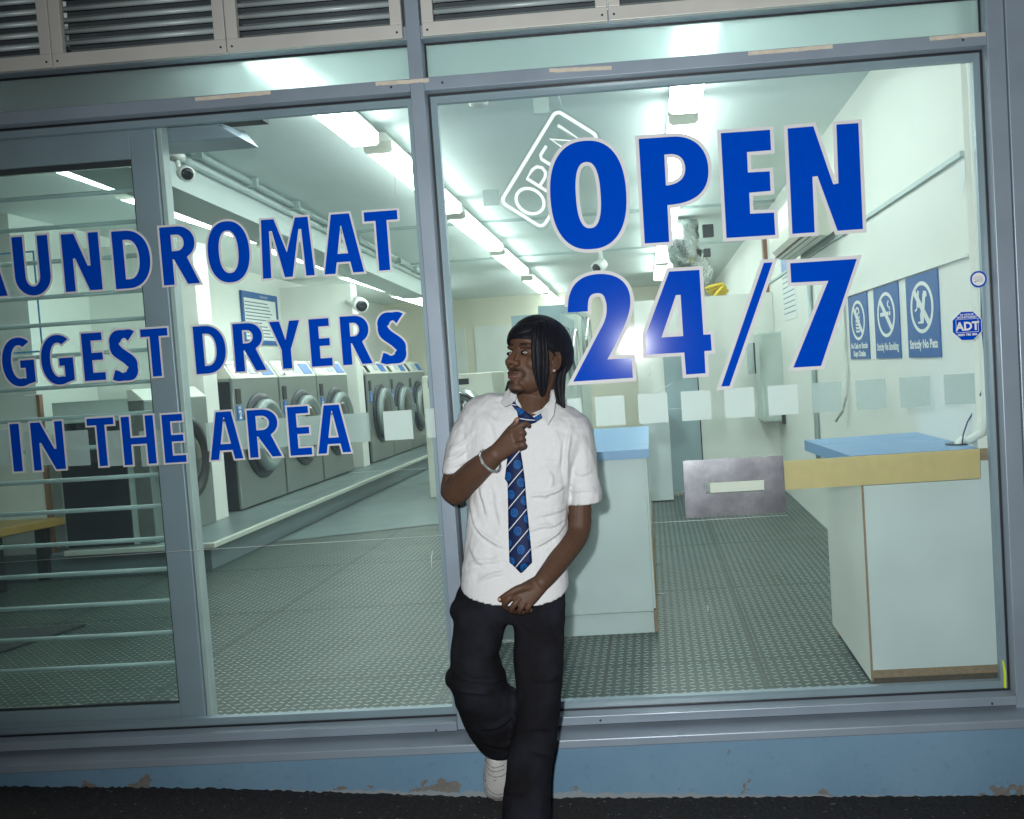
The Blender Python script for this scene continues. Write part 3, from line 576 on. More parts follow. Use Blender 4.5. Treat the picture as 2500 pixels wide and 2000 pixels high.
# ------------------------------------------------------------------ the room behind the glass
ZF = -1.224; ZC = lambda y: 1.355-.006*y; ZS = -1.03; YB = 12.6; XR = 1.16
tag(MB().box(-6.5, 1.2, .036, YB, ZF-.05, ZF).build('floor', MT['tread']), kind='structure')
tag(MB().add([(-3.05,4.0,ZF+.004),(-1.0,4.75,ZF+.004),(-1.0,YB,ZF+.004),(-3.05,YB,ZF+.004)], [(0,1,2,3)]).build('smooth_floor', MT['lino']), kind='structure')
rm = thing('laundromat_room', 'white painted laundromat interior with long ceiling and back wall', 'room', (-2.0, 6.0, ZF))
MB().hexa([(-6.5,.034,ZC(0)),(1.2,.034,ZC(0)),(1.2,YB,ZC(YB)),(-6.5,YB,ZC(YB))], [(-6.5,.034,1.50),(1.2,.034,1.50),(1.2,YB,1.50),(-6.5,YB,1.50)]).build('ceiling', MT['ceil'], rm)
m = MB(); m.box(XR, 1.30, .085, YB, ZF-.05, 1.49); m.box(1.201, 1.30, .036, .0848, ZF-.05, 1.49); m.build('side_wall', MT['wall'], rm)
MB().box(-6.5, 1.155, YB, YB+.1, ZF, 1.49).build('back_wall', MT['cream'], rm)
MB().box(-4.52, -4.40, 3.13, YB-.002, ZF, 1.49).build('side_wall', MT['wall'], rm)
MB().box(-6.5, -4.525, 3.13, 3.25, ZF, 1.49).build('side_wall', MT['white'], rm)
MB().box(-6.6, -6.5, .036, 3.25, ZF, 1.49).build('side_wall', MT['wall'], rm)
MB().hexa([(-2.72,.25,1.125),(-2.42,.25,1.125),(-2.66,8.3,.985),(-2.96,8.3,.985)], [(-2.72,.25,1.47),(-2.42,.25,1.47),(-2.66,8.3,1.47),(-2.96,8.3,1.47)]).build('beam', MT['beam'], rm)
m = MB()
for y in (4.9, 7.4): m.box(-2.6+(.0 if y<6 else -.03), 1.155, y, y+.05, ZC(y)-.018, ZC(y)+.02)
m.build('ceiling_batten', MT['pipe'], rm)
MB().box(1.145, 1.159, .09, 9, .659, .679).build('wall_rail', MT['pipe'], rm)
MB().box(1.148, 1.159, .09, 2.3, .305, .317).build('wall_rail', MT['white'], rm)
for y0, y1 in ((4.02, 4.26), (8.02, 8.26)): MB().box(-4.398, -3.53, y0, y1, ZS+.001, 1.2).build('pier', MT['wall'], rm)
st = thing('raised_step', 'long grey raised step carrying the washing machines', 'step', (-3.7, 6, ZF))
MB().box(-6.4, -3.09, 2.99, YB-.01, ZF+.001, ZS-.03).build('base', MT['stepgrey'], st)
MB().box(-4.1, -3.065, 2.965, YB-.01, ZS-.0295, ZS).build('top', MT['lino'], st)
m = MB(); m.box(-3.0645, -3.035, 2.935, YB-.012, ZS-.034, ZS+.0015); m.box(-4.1, -3.065, 2.935, 2.9645, ZS-.034, ZS+.0015); m.build('nosing', MT['stepedge'], st, .004)
m = MB()
pp = [(-2.40,.4,1.325),(-2.41,1.4,1.325),(-2.63,8.05,1.235)]; m.tube(pp, .022, 10); m.tube([(-2.63,8.05,1.235),(-2.62,8.1,1.10),(-2.66,8.12,1.06),(-2.65,8.13,.93)], .016, 8)
m.tube([(-2.402,.4,1.268),(-2.635,8.0,1.17)], .011, 8)
for k in range(9): y = 1.0+k*.8; m.box(-2.425-.03*(y-1.4)*1.1, -2.36-.03*(y-1.4)*1.1, y, y+.03, 1.29-.0135*(y-1.4), 1.352-.0135*(y-1.4))
tag(m.build('ceiling_pipe', MT['pipe']), 'grey pipes clipped along the ceiling beam', 'pipe')

# fluorescent battens
def make_light(l):
    t = thing('ceiling_light', '', 'ceiling light', (0,0,0), 0, 'fluorescent ceiling lights')
    m = MB(); m.hexa([(-.070,.004,-.043),(.070,.004,-.043),(.070,l-.004,-.043),(-.070,l-.004,-.043)], [(-.045,.004,0),(.045,.004,0),(.045,l-.004,0),(-.045,l-.004,0)]); m.build('tray', MT['white'], t, .003)
    m = MB(); prof = [(-.074,-.044),(-.074,-.095),(-.058,-.108),(.058,-.108),(.074,-.095),(.074,-.044)]
    m.hexa([(x,.012,z) for x,z in prof], [(x,l-.012,z) for x,z in prof]); m.build('diffuser', MT['tube'], t)
    for y in (0,l-.0115): MB().hexa([(x*1.03,y,z*1.02) for x,z in prof], [(x*1.03,y+.0115,z*1.02) for x,z in prof]).build('end_cap', MT['machine2'], t)
    return t
lt = make_light(2.05); first = True
A_rows = [('left of the middle post', lambda y: -1.362-.0135*(y-1.5), lambda y: 1.318-.010*(y-1.5), (-.47, 1.68, 3.86, 6.06, 8.62, 10.8)),
          ('behind the word OPEN', lambda y: .255-.004*(y-1.5), lambda y: 1.325-.008*(y-1.5), (-.60, 1.60, 3.74, 6.0, 8.2)),
          ('beside the beam on the far left', lambda y: -2.97-.026*(y-2), lambda y: 1.268-.016*(y-2), (-.02, 2.10, 4.24, 6.38, 8.6))]
nth = ['nearest', 'second', 'third', 'fourth', 'fifth', 'farthest']
for nm, fx, fz, ys_ in A_rows:
    for k, y in enumerate(ys_):
        if y < .0: y0_, l_ = .06, 2.05+y-.06
        else: y0_, l_ = y, 2.05
        o = lt if first else copy_tree(lt); first = False
        o.location = (fx(y0_)-(.04 if k == 0 and 'post' in nm else 0), y0_, min(fz(y0_), ZC(y0_)+.003)); o.rotation_euler = (0, 0, math.atan(fx(0)-fx(1))); o.scale = (1, l_/2.05, 1)
        o['label'] = '%s fluorescent light in the ceiling row %s' % ('farthest' if k == len(ys_)-1 else nth[k], nm)

# washing machines: front towards -y, width along x
def make_washer():
    t = thing('washing_machine', '', 'washing machine', (0,0,0), 0, 'steel front loading washing machines on the step')
    W, Dp, H = 1.015, .83, 1.115
    m = MB(); m.box(.012, W-.004, .006, Dp, .0, H); m.build('body', MT['steelpanel'], t, .006)
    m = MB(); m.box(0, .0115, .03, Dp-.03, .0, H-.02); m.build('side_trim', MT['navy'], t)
    m = MB(); m.hexa([(.012,0,H+.001),(W-.004,0,H+.001),(W-.004,Dp-.1,H+.001),(.012,Dp-.1,H+.001)], [(.012,.10,H+.165),(W-.004,.10,H+.165),(W-.004,Dp-.1,H+.20),(.012,Dp-.1,H+.20)]); m.build('control_panel', MT['machine2'], t, .006)
    sl = Vector((0,.10,.165)).normalized(); nn = Vector((0,-.165,.10)).normalized(); o = Vector((0,0,H+.001))
    def pad(x0, x1, a, b, mm, name):
        q = MB(); q.prism([(x0,a),(x1,a),(x1,b),(x0,b)], o+nn*.001, X3, sl, nn*.004); q.build(name, mm, t)
    pad(.70,.95,.03,.155,MT['labelblue'],'price_label'); pad(.28,.40,.07,.14,MT['paper'],'notice'); pad(.45,.62,.05,.14,MT['slat'],'display'); pad(.06,.19,.02,.15,MT['darkglass'],'coin_slot')
    cx, cz = W*.53, .60
    MB().lathe([(.385,.005),(.385,-.008),(.36,-.022),(.30,-.024)], (cx,0,cz), (0,1,0), 48).build('door_surround', MT['navy'], t)
    d = MB(); d.lathe([(.325,-.026),(.325,-.075),(.305,-.10),(.262,-.105),(.235,-.085)], (cx,0,cz), (0,1,0), 48); dd = d.build('door', MT['ring'], t)
    MB().lathe([(.234,-.070),(.21,-.086),(.14,-.10),(.05,-.107),(.01,-.108)], (cx,0,cz), (0,1,0), 40).build('door_glass', MT['darkglass'], dd)
    h = MB(); h.box(cx+.27, cx+.33, -.125, -.101, cz-.06, cz+.06); h.build('handle', MT['ring'], dd, .008)
    box('vent_slot', MT['black'], (.055,.145,-.003,.0055,.90,1.03), t)
    box('number_plate', MT['labelblue'], (.055,.15,-.004,.0055,.755,.885), t)
    MB().box(.03, W-.02, .05, Dp-.05, -.012, -.001).build('plinth', MT['black'], t)
    return t
ws = make_washer(); cnt = 0
lab = {2:'steel washing machine numbered 2, nearest of the numbered row', 3:'steel washing machine numbered 3, between numbers 2 and 4', 4:'steel washing machine numbered 4, left of the second pier', 5:'steel washing machine numbered 5, nearest beyond the second pier', 6:'steel washing machine numbered 6, in the far group of three', 7:'steel washing machine numbered 7, beside the middle post'}
for num, y in ((2,4.54),(3,5.585),(4,6.63),(5,8.42),(6,9.45),(7,10.47)):
    o = ws if cnt == 0 else copy_tree(ws); cnt += 1
    o.location = (-3.53, y, ZS+.013); o.rotation_euler = (0,0,R(90)); o['label'] = lab[num]
    m = MB(); text(m, str(num), .10, (.1025,-.0045,.775), X3, Z3, 0, .004); text(m, 'NO', .035, (.1025,-.0045,.857), X3, Z3, 0, .001)
    b = m.build('number', MT['signwhite']); b.parent = o
# the machine near the door, seen from its dark side
t = thing('washing_machine', 'dark sided washing machine behind the sliding door', 'washing machine', (-3.95, 3.2, ZS), 0)
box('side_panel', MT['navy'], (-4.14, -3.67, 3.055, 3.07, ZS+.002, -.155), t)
box('upper_panel', MT['machine'], (-4.16, -3.62, 3.05, 3.07, -.152, -.005), t)
m = MB(); m.box(-4.16, -3.62, 3.0705, 3.98, ZS+.002, -.01); m.build('body', MT['machine'], t)
box('front_panel', MT['steelpanel'], (-3.619, -3.50, 3.05, 3.98, ZS+.002, -.03), t, .006)
m = MB(); m.hexa([(-3.62,3.05,-.028),(-3.50,3.05,-.028),(-3.50,3.98,-.028),(-3.62,3.98,-.028)], [(-3.62,3.05,.055),(-3.585,3.05,.055),(-3.585,3.98,.055),(-3.62,3.98,.055)]); m.build('control_panel', MT['machine2'], t, .004)
d = MB().lathe([(.34,0),(.34,.03),(.31,.07),(.26,.075),(.24,.05)], (-3.50,3.5,-.48), (1,0,0), 40).build('door', MT['black'], t)
MB().lathe([(.25,.045),(.15,.085),(.02,.095)], (-3.50,3.5,-.48), (1,0,0), 30).build('door_glass', MT['darkglass'], d)
# white board with blue tape lines, bench, door mat
t = thing('display_board', 'tall white board with a blue tape outline behind the bench', 'board', (-4.9, 3.08, ZF))
box('panel', MT['white'], (-5.8, -4.29, 3.085, 3.115, ZF+.002, .06), t); box('edge_trim', MT['copper'], (-4.289, -4.265, 3.08, 3.118, ZF+.002, .062), t)
m = MB(); a, b, c = at(80,612,3.08), at(98,860,3.08), at(0,868,3.08)
m.box(a.x-.006, a.x+.006, 3.0825, 3.0845, b.z, a.z); m.box(-5.8, a.x-.007, 3.0825, 3.0845, a.z-.012, a.z); m.box(-5.8, a.x-.007, 3.0825, 3.0845, b.z, b.z+.012)
m.tube([at(20,1000-40*k+0,3.083) if 0 else at(20-22*math.sin(.6*k), 905-12*k, 3.083) for k in range(6)], .003, 6); 
box('upper_panel', MT['paper'], (-5.8, -4.285, 3.085, 3.12, .064, .95), t); m.build('tape_outline', MT['bluetape'], t)
t = thing('bench', 'yellow timber bench with black legs at the left photo edge', 'bench', (-4.6, 2.75, ZF))
a, b = at(160,1272,3.0), at(63,1338,2.55)
m = MB(); zt = -.80; m.hexa([(-5.6,2.55,zt-.055),(-4.30,2.55,zt-.055),(-4.13,3.03,zt-.055),(-5.6,3.03,zt-.055)], [(-5.6,2.55,zt),(-4.30,2.55,zt),(-4.13,3.03,zt),(-5.6,3.03,zt)]); m.build('seat', MT['yellowwood'], t, .006)
for x, y in ((-4.36,2.62),(-4.27,2.98),(-5.4,2.62),(-5.4,2.98)): box('leg', MT['black'], (x-.035,x+.035,y-.03,y+.03,ZF+.002,zt-.056), t)
tag(MB().prism([(-3.14,1.58),(-3.9,1.55),(-3.9,.6),(-3.45,.6)], (0,0,ZF+.001), X3, Y3, (0,0,.012)).build('door_mat', MT['mat']), 'dark door mat on the tread floor inside the sliding door', 'mat')

# notice board, cameras, detector
t = thing('notice_board', 'blue framed notice board above the washing machines', 'notice board', (-4.38, 7.2, 1.0))
y0, y1, z1, z0 = 6.85, 7.85, 1.085, .50; m = MB()
m.box(-4.395, -4.372, y0, y1, z1-.07, z1); m.box(-4.395, -4.372, y0, y1, z0, z0+.05); m.box(-4.395, -4.372, y0, y0+.045, z0+.051, z1-.071); m.box(-4.395, -4.372, y1-.045, y1, z0+.051, z1-.071); m.build('frame', MT['signblue'], t)
box('sheet', MT['paper'], (-4.395, -4.380, y0+.046, y1-.046, z0+.051, z1-.071), t)
m = MB(); rr = random.Random(5)
for k in range(11): m.box(-4.3795, -4.3785, y0+.08, y0+.1+rr.uniform(.4,.75), z1-.12-k*.038, z1-.108-k*.038)
m.build('print', MT['ink'], t)
m = MB(); text(m, 'Use the dryer', .04, (-4.371, (y0+y1)/2+.1, z1-.05), Y3, Z3); m.build('heading', MT['signwhite'], t)
def camera_(u, v, Y, r, label, top, aim):
    c = at(u, v, Y); t = thing('security_camera', label, 'camera', c, 0, 'white security cameras'); d = Vector(aim).normalized()
    b = c - d*r*1.6
    MB().lathe([(r*.55,-r*1.9),(r*.95,-r*1.5),(r*1.05,0),(r*1.02,r*.55)], c, d, 24).build('housing', MT['white'], t)
    MB().lathe([(r*.82,r*.5),(r*.80,r*.62),(r*.4,r*.66)], c, d, 20).build('lens', MT['lens'], t)
    m = MB(); m.tube([b, b+Vector((-.02,0,r*.8)), (b.x-.03, b.y, top)], r*.32, 10); m.lathe([(r*1.2,0),(r*1.2,-r*.5),(r*.7,-r*.8)], (b.x-.03, b.y, top), (0,0,1), 20); m.build('bracket', MT['white'], t)
camera_(455, 424, 1.15, .036, 'white bullet security camera hanging behind the sliding door stile', 1.16, (.62,-.75,-.25))
camera_(880, 745, 7.9, .085, 'far white security camera above the number 4 washing machine', 1.0, (.55,-.8,-.3))
camera_(1460, 652, 6.3, .06, 'small white security camera on the ceiling above the figure 2', ZC(6.3), (-.5,-.7,-.4))
m = MB(); c = at(1170, 247, .62); t = thing('smoke_detector', 'round white smoke detector on the ceiling left of the tube sign', 'smoke detector', (c.x, c.y, ZC(.6)))
zc = ZC(.6)-.001; c = atz(1168, 253, zc-.03); MB().lathe([(.062,0),(.060,-.012),(.050,-.016),(.046,-.036),(.030,-.046)], (c.x, c.y, zc), (0,0,1), 32).build('housing', MT['white'], t)
m = MB(); m.lathe([(.0515,-.0165),(.0515,-.0225)], (c.x, c.y, zc), (0,0,1), 32); m.build('vent', MT['black'], t)
# LED tube sign, its tubes made to glow faintly, hanging askew behind the glass
YN = .055; c0, c1, c2, c3 = [at(1020+x*.3711, y*.3711, YN) for x, y in ((520,1335),(905,700),(1215,890),(840,1540))]
t = thing('open_sign', 'white tube OPEN sign hung askew on clear acrylic behind the glass', 'sign', (c0+c2)/2)
ex = (c1-c0); LN = ex.length; ex.normalize(); ey = Vector((-ex.z,0,ex.x)); HN = (c2-c1).length; o0 = c3-(c3-c0).dot(ex)*ex*0
o0 = c0 - ey*HN
def S(x, y): return o0+ex*(x*LN)+ey*(y*HN)
def rrect(x0, x1, y0, y1, r, n=6):
    pts = []
    for cx, cy, a in ((x1-r,y1-r,0),(x0+r,y1-r,90),(x0+r,y0+r,180),(x1-r,y0+r,270)):
        for k in range(n+1): an = R(a+90*k/n); pts.append((cx+r*math.cos(an), cy+r*math.sin(an)))
    return pts
pts = [o0+ex*x+ey*y for x, y in rrect(.01, LN-.01, .01, HN-.01, .022)]; MB().tube(pts, .0062, 8, closed=True).build('border_tube', MT['neon'], t)
def letter(pl, cl=False): MB().tube([S(x,y) for x, y in pl], .0058, 8, closed=cl).build('letter_tube', MT['neon'], t)
letter([(.17+.105*math.cos(a), .5+.27*math.sin(a)) for a in np.linspace(0, 2*math.pi, 24, endpoint=False)], True)
letter([(.325,.22),(.325,.76),(.42,.76),(.46,.72),(.478,.63),(.46,.53),(.42,.49),(.335,.49)])
letter([(.66,.77),(.565,.77),(.54,.72),(.54,.28),(.565,.23),(.66,.23)]); letter([(.545,.5),(.64,.5)])
letter([(.725,.22),(.73,.77),(.865,.24),(.87,.78)])
MB().prism(rrect(-.004, LN+.004, -.004, HN+.004, .03), o0+Vector((0,.0065,0)), ex, ey, (0,.003,0)).build('acrylic_back', MT['acrylic'], t)
for u, v in ((1323, 262), (1201, 485)):
    q = at(u, v, .03); MB().box(q.x-.028, q.x+.026, .008, .022, q.z-.026, q.z+.028).build('mounting_pad', MT['film2'], t)
MB().tube([at(1371,258,.05), at(1366,240,.05), at(1357,225,.05), at(1352,195,.05)], .0012, 6).build('cord', MT['hosewhite'], t)

# ------------------------------------------------------------------ counters
t = thing('counter', 'white counter with a blue top in the right window corner', 'counter', (.95, .45, ZF))
zt = -.378; XL, XP = .665, .742
m = MB(); m.hexa([(.70,.06,zt-.045),(1.155,.06,zt-.045),(1.155,.86,zt-.045),(.655,.80,zt-.045)], [(.70,.06,zt),(1.155,.06,zt),(1.155,.86,zt),(.655,.80,zt)]); m.build('top', [MT['bluetop'], MT['chip']], t)
m = MB(); m.box(.703, 1.198, .056, .0595, zt-.044, zt-.001); m.build('front_edge', MT['chip'], t)
for x in (.69, .705, 0): pass
m = MB(); m.box(.742, 1.198, .064, .082, -1.165, zt-.0455); m.build('front_panel', MT['laminate'], t)
m = MB(); m.hexa([(.735,.062,-1.206),(.741,.062,-1.206),(.741,.80,-1.197),(.735,.80,-1.197)], [(.735,.062,zt-.046),(.741,.062,zt-.046),(.741,.80,zt-.046),(.735,.80,zt-.046)]); m.build('side_panel', MT['white'], t)
box('panel_edge', MT['chip'], (.7335,.7415,.0595,.0615,-1.206,zt-.046), t)
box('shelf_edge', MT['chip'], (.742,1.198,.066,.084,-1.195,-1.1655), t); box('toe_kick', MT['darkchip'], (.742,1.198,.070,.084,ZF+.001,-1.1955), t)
box('foot', MT['chip'], (.736,.765,.70,.74,ZF+.002,-1.199), t)
m = MB(); q = atz(2340,1085,zt); m.lathe([(.048,0),(.048,.003),(.034,.003)], (q.x,q.y,zt+.0005), (0,0,1), 32); m.build('cable_grommet', MT['black'], t)
gq = q
tag(MB().box(.748,.80,.25,.6,ZF+.002,ZF+.06).build('blue_box', MT['vinylblue']), 'bright blue box tucked under the right counter', 'box')
t = thing('counter', 'white counter with a blue top behind the man', 'counter', (-.4, 1.4, ZF))
xr = -.048
m = MB(); m.box(-.80, -.025, .835, 2.4, zt-.04, zt); m.build('top', MT['bluetop'], t)
box('front_panel', MT['laminate'], (-.80, xr, .86, .878, -1.112, zt-.0405), t); box('side_panel', MT['laminate'], (xr+.001, xr+.010, .861, 2.38, -1.10, zt-.041), t)
box('edge_strip', MT['yellowwood'], (xr+.0105, xr+.0135, .870, 2.38, -1.20, -.75), t)
box('toe_kick', MT['laminate'], (-.80, xr-.002, .868, .885, -1.212, -1.118), t); box('corner_block', MT['chip'], (xr-.001, xr+.016, .864, .885, -1.21, -1.1125), t)
m = MB(); q = at(1516,1108,.858)
for u, v, r in ((1516,1104,.0022),(1517,1112,.0016),(1533,1137,.0012),(1541,1137,.0012)): a = at(u,v,.8595); m.lathe([(r,0),(r,.001)], a, (0,-1,0), 8)
m.build('screw_mark', MT['ink'], t)
for u, v in ((1593,1320),(1605,1378),(1612,1452)):
    q = atz(u,v,ZF); tag(MB().prism([(-.03,-.008),(.022,-.012),(.034,0),(.022,.012),(-.03,.008)], (q.x,q.y,ZF+.001), X3, Y3, (0,0,.004)).build('floor_bracket', MT['plate']), {1593:'small steel floor bracket farthest along the counter side', 1605:'small steel floor bracket in the middle beside the counter', 1612:'small steel floor bracket nearest the window beside the counter'}[u], 'bracket')

# ------------------------------------------------------------------ right hand wall and the back
def wall_sign(y0, y1, z0, z1, label, lines, motif):
    t = thing('wall_sign', label, 'sign', (XR-.004, (y0+y1)/2, (z0+z1)/2), 0, 'blue prohibition signs on the right wall')
    box('board', MT['signblue'], (XR-.006, XR-.001, y0, y1, z0, z1), t)
    cy, cz = (y0+y1)/2, z0+(z1-z0)*.60; ra, rb = (y1-y0)*.36, (z1-z0)*.31; x = XR-.0066; put = lambda a, b: (x, cy-a, cz+b)
    m = MB(); flat(m, [arc(0,0,ra,rb,0,352,40), arc(0,0,ra*.83,rb*.85,0,351,36)], put, 0)
    k = .78; m.prism([(-ra*k,rb*.66),(-ra*k*.72,rb*.80),(ra*k,-rb*.66),(ra*k*.72,-rb*.80)], (x, cy, cz), -Y3, Z3, (-.0004,0,0)); m.build('prohibition_ring', MT['signwhite'], t, recalc=False)
    x = XR-.0074; m = MB()
    for pl in motif: m.prism([(a*ra, b*rb) for a, b in pl], (XR-.0072, cy, cz), -Y3, Z3, (-.0006,0,0))
    m.build('pictogram', MT['signwhite'], t, recalc=False)
    m = MB()
    for i, s in enumerate(lines):
        v_, _f = text_polys_mesh(s, .05); wd = max(q[0] for q in v_)-min(q[0] for q in v_); text(m, s, .050 if len(lines) == 1 else .042, (XR-.0068, cy, z0+(.040 if len(lines) == 1 else .058)-i*.043), -Y3, Z3, 0, .0020, sx=(y1-y0)*(.86 if i == 0 else .62)/wd/(1 if len(lines) == 1 else .84))
    m.build('lettering', MT['signwhite'], t, recalc=False)
def ringp(cx, cy, rx, ry, w, a0=0, a1=350): return arc(cx,cy,rx,ry,a0,a1,14)+arc(cx,cy,rx-w,ry-w*.8,a1,a0,14)
cash = [ringp(0,.42,.30,.26,.13,-30,210)]+[[(-.30,.12-.17*k),(-.15,.07-.17*k),(.15,.07-.17*k),(.30,.12-.17*k),(.30,.22-.17*k),(.15,.17-.17*k),(-.15,.17-.17*k),(-.30,.22-.17*k)] for k in range(5)]+[[(-.07,.40),(.07,.40),(.07,.20),(-.07,.20)]]
smoke = [[(-.62,-.05),(.30,-.05),(.30,.12),(-.62,.12)], [(.36,-.05),(.52,-.05),(.52,.12),(.36,.12)], [(.40,.17),(.50,.17),(.50,.30),(.34,.36),(.30,.46),(.42,.56),(.34,.62),(.20,.50),(.22,.34),(.40,.27)]]
pets = [[(-.10,-.62),(.14,-.62),(.22,-.20),(.32,.10),(.36,.34),(.50,.40),(.46,.58),(.26,.62),(.14,.48),(.10,.20),(.0,-.05),(-.14,-.30)], [(-.42,.05),(-.24,0),(-.12,.20),(-.18,.42),(-.14,.62),(-.26,.70),(-.32,.52),(-.38,.30)], [(-.62,-.06),(-.52,-.14),(-.36,-.04),(-.38,.06),(-.50,-.04)], [(-.36,-.60),(-.10,-.62),(-.06,-.52),(-.30,-.54)]]
def ysp(u0, v0, u1, v1): return atx(u0,v0,XR).y, atx(u1,v1,XR).y
for (a, b, l, tx, mo) in (((2072,726),(2118,712),'smallest looking blue wall sign, farthest from the window, about cash', ['No Cash or Stocks','Kept Onsite'], cash), ((2134,705),(2194,688),'middle blue wall sign with a crossed out cigarette', ['Strictly No Smoking'], smoke), ((2213,681),(2291,656),'blue wall sign nearest the window with crossed out pets', ['Strictly No Pets'], pets)):
    yf, yn = ysp(*a, *b); wall_sign(yn, yf, -.050, .300, l, tx, mo)
m = MB(); q = atx(1975,690,XR-.02); m.tube([(XR-.02, q.y, .55),(XR-.02, q.y, ZF+.3)], .018, 10); m.tube([(XR-.02,q.y,.55),(XR-.02,q.y+.2,.60),(XR-.02,q.y+.5,.60)], .018, 10)
tag(m.build('wall_conduit', MT['pipe']), 'grey vertical conduit on the right wall behind the 7', 'conduit')
m = MB(); q = atx(2061,760,XR-.008); m.tube([(XR-.012,q.y,.28),(XR-.012,q.y,.0),(XR-.012,q.y-.02,-.12),(XR-.014,q.y+.01,-.25),(XR-.03,q.y+.10,-.36),(XR-.06,q.y+.16,-.42)], .009, 8)
tag(m.build('wall_cable', MT['hosewhite']), 'white cable hanging down the right wall left of the blue signs', 'cable')
t = thing('price_notice', 'narrow white notice with a blue heading on the right wall beside the 7', 'notice', (XR-.003, 4.3, .5))
yf, yn = atx(1907,650,XR-.004).y, atx(1937,620,XR-.004).y; yn = min(yn, yf-.35)
box('sheet', MT['paper'], (XR-.004,XR-.001,yn,yf,.28,.80), t); box('heading', MT['labelblue'], (XR-.0055,XR-.0045,yn,yf,.66,.80), t)
m = MB()
for k in range(8): m.box(XR-.0052,XR-.0045,yn+.04,yf-.04,.625-k*.042,.633-k*.042)
m.build('print', MT['ink'], t)
t = thing('air_conditioner', 'white wall mounted air conditioner partly hidden by the N', 'air conditioner', (1.08, 3.0, .8)); 
m = MB(); pr = [(1.158,.72),(1.10,.685),(1.0,.70),(.955,.75),(.94,.82),(.945,.98),(1.0,1.01),(1.158,1.01)]; m.prism(pr, (0,2.35,0), X3, Z3, (0,1.4,0)); m.build('casing', MT['ac'], t, .004)
m = MB()
for k in range(3): m.hexa([(1.075-.045*k,2.42,.6945-.001*k+.006*k),(1.055-.045*k,2.42,.690+.006*k),(1.055-.045*k,3.68,.690+.006*k),(1.075-.045*k,3.68,.6945+.005*k)], [(1.075-.045*k,2.42,.7005+.005*k),(1.055-.045*k,2.42,.697+.006*k),(1.055-.045*k,3.68,.697+.006*k),(1.075-.045*k,3.68,.7005+.005*k)])
m.build('louvre_slot', MT['darkchip'], t)
# partition and change machine at the back right
t = thing('partition', 'white back partition with a blue grey door, below the yellow hose', 'partition', (.5, 5.45, ZF))
p0, p1 = at(1545,725,5.4), at(1885,725,5.4)
d0, d1 = at(1618,868,5.4), at(1722,1200,5.4)
m = MB(); m.box(p0.x, d0.x, 5.4, 5.46, ZF+.002, .575); m.box(d0.x+.001, d1.x-.001, 5.4, 5.46, d0.z, .575); m.box(d1.x, XR-.002, 5.4, 5.46, ZF+.002, .575); m.build('wall', MT['wall'], t)
box('door', MT['doorblue'], (d0.x+.003, d1.x-.012, 5.39, 5.43, ZF+.03, d0.z-.006), t); box('door_gap', MT['black'], (d1.x-.011, d1.x-.001, 5.40, 5.44, ZF+.002, d0.z-.002), t)
tag(box('store_cabinet', MT['laminate'], (at(1573,1100,5.2).x, at(1637,1100,5.2).x, 5.0, 5.385, ZF+.01, at(1600,1012,5.2).z), None, .004), 'white cabinet in front of the blue grey door', 'cabinet')
t = thing('change_machine', 'grey wall box with a screen, between the slash and the 7', 'machine', (.95, 5.2, .0))
a, b = at(1851,812,5.0), at(1924,945,5.0); m = MB(); m.box(a.x, b.x, 5.0, 5.39, b.z-.3, a.z); m.build('casing', MT['machine'], t, .02)
c, d = at(1822,838,4.95), at(1846,912,4.95); m = MB(); m.box(c.x, d.x-.012, 4.93, 4.97, d.z, c.z); m.build('screen', MT['slat'], t, .006); box('screen_side', MT['black'], (d.x-.0115, d.x, 4.93, 4.99, d.z, c.z), t)
box('outlet', MT['black'], (at(1908,1010,5).x, at(1924,1036,5).x, 4.985, 5.0, at(1908,1036,5).z, at(1908,1010,5).z), t)
m = MB(); q = at(1706,700,5.45)
for k in range(3): m.tube([at(u+4*k, v+6*k, 5.43+.03*k) for u, v in ((1722,705),(1742,698),(1762,693),(1768,696),(1760,706),(1750,716),(1742,727))], .016, 8)
tag(m.build('yellow_hose', MT['yellow']), 'coil of bright yellow hose on top of the back partition', 'hose')
tag(box('brown_pipe', MT['copper'], (at(1850,600,6).x, at(1862,600,6).x, 5.6, 5.7, .3, 1.2)), 'brown vertical pipe at the back beside the slash', 'pipe')
t = thing('foil_duct', 'silver foil ventilation duct under the ceiling below the P', 'duct', (.3, 5.8, 1.0)); 
m = MB(); c = at(1672,610,5.6); k = 12; m.tube([(c.x-.02,5.55+.0*i,1.29-.05*i) if i < 5 else (c.x-.02+.02*(i-4),5.55+.06*(i-4),1.04-.03*(i-4)) for i in range(k)], [.15+.012*(i%2) for i in range(k)], 20); m.build('hose', MT['duct'], t)
box('bracket', MT['dark'], (c.x+.17, c.x+.27, 5.5, 5.6, 1.13, 1.24), t); box('bracket', MT['dark'], (c.x+.17, c.x+.23, 5.5, 5.6, .95, 1.02), t)
def dryer(y, label, zt_):
    t = thing('tumble_dryer', label, 'dryer', (-1.1, y+.7, ZF), 0, 'tall tumble dryers behind the man')
    m = MB(); m.box(-1.10, -.70, y, y+1.38, ZF+.002, zt_); m.build('casing', MT['machine'], t, .01)
    box('header', MT['doorblue'], (-1.10, -.695, y-.001, y+1.38, zt_+.001, zt_+.10), t)
    for z in (zt_-.24,):
        d = MB().lathe([(.24,0),(.24,.06),(.215,.085),(.19,.07)], (-.699, y+.69, z), (1,0,0), 36).build('door', MT['chrome'], t); MB().lathe([(.188,.05),(.1,.06)], (-.699,y+.69,z), (1,0,0), 30).build('door_glass', MT['darkglass'], d)
dryer(4.4, 'tall grey tumble dryer just right of the man\'s head', .36); dryer(6.4, 'tall grey tumble dryer farther back, behind the figure 2', .56)
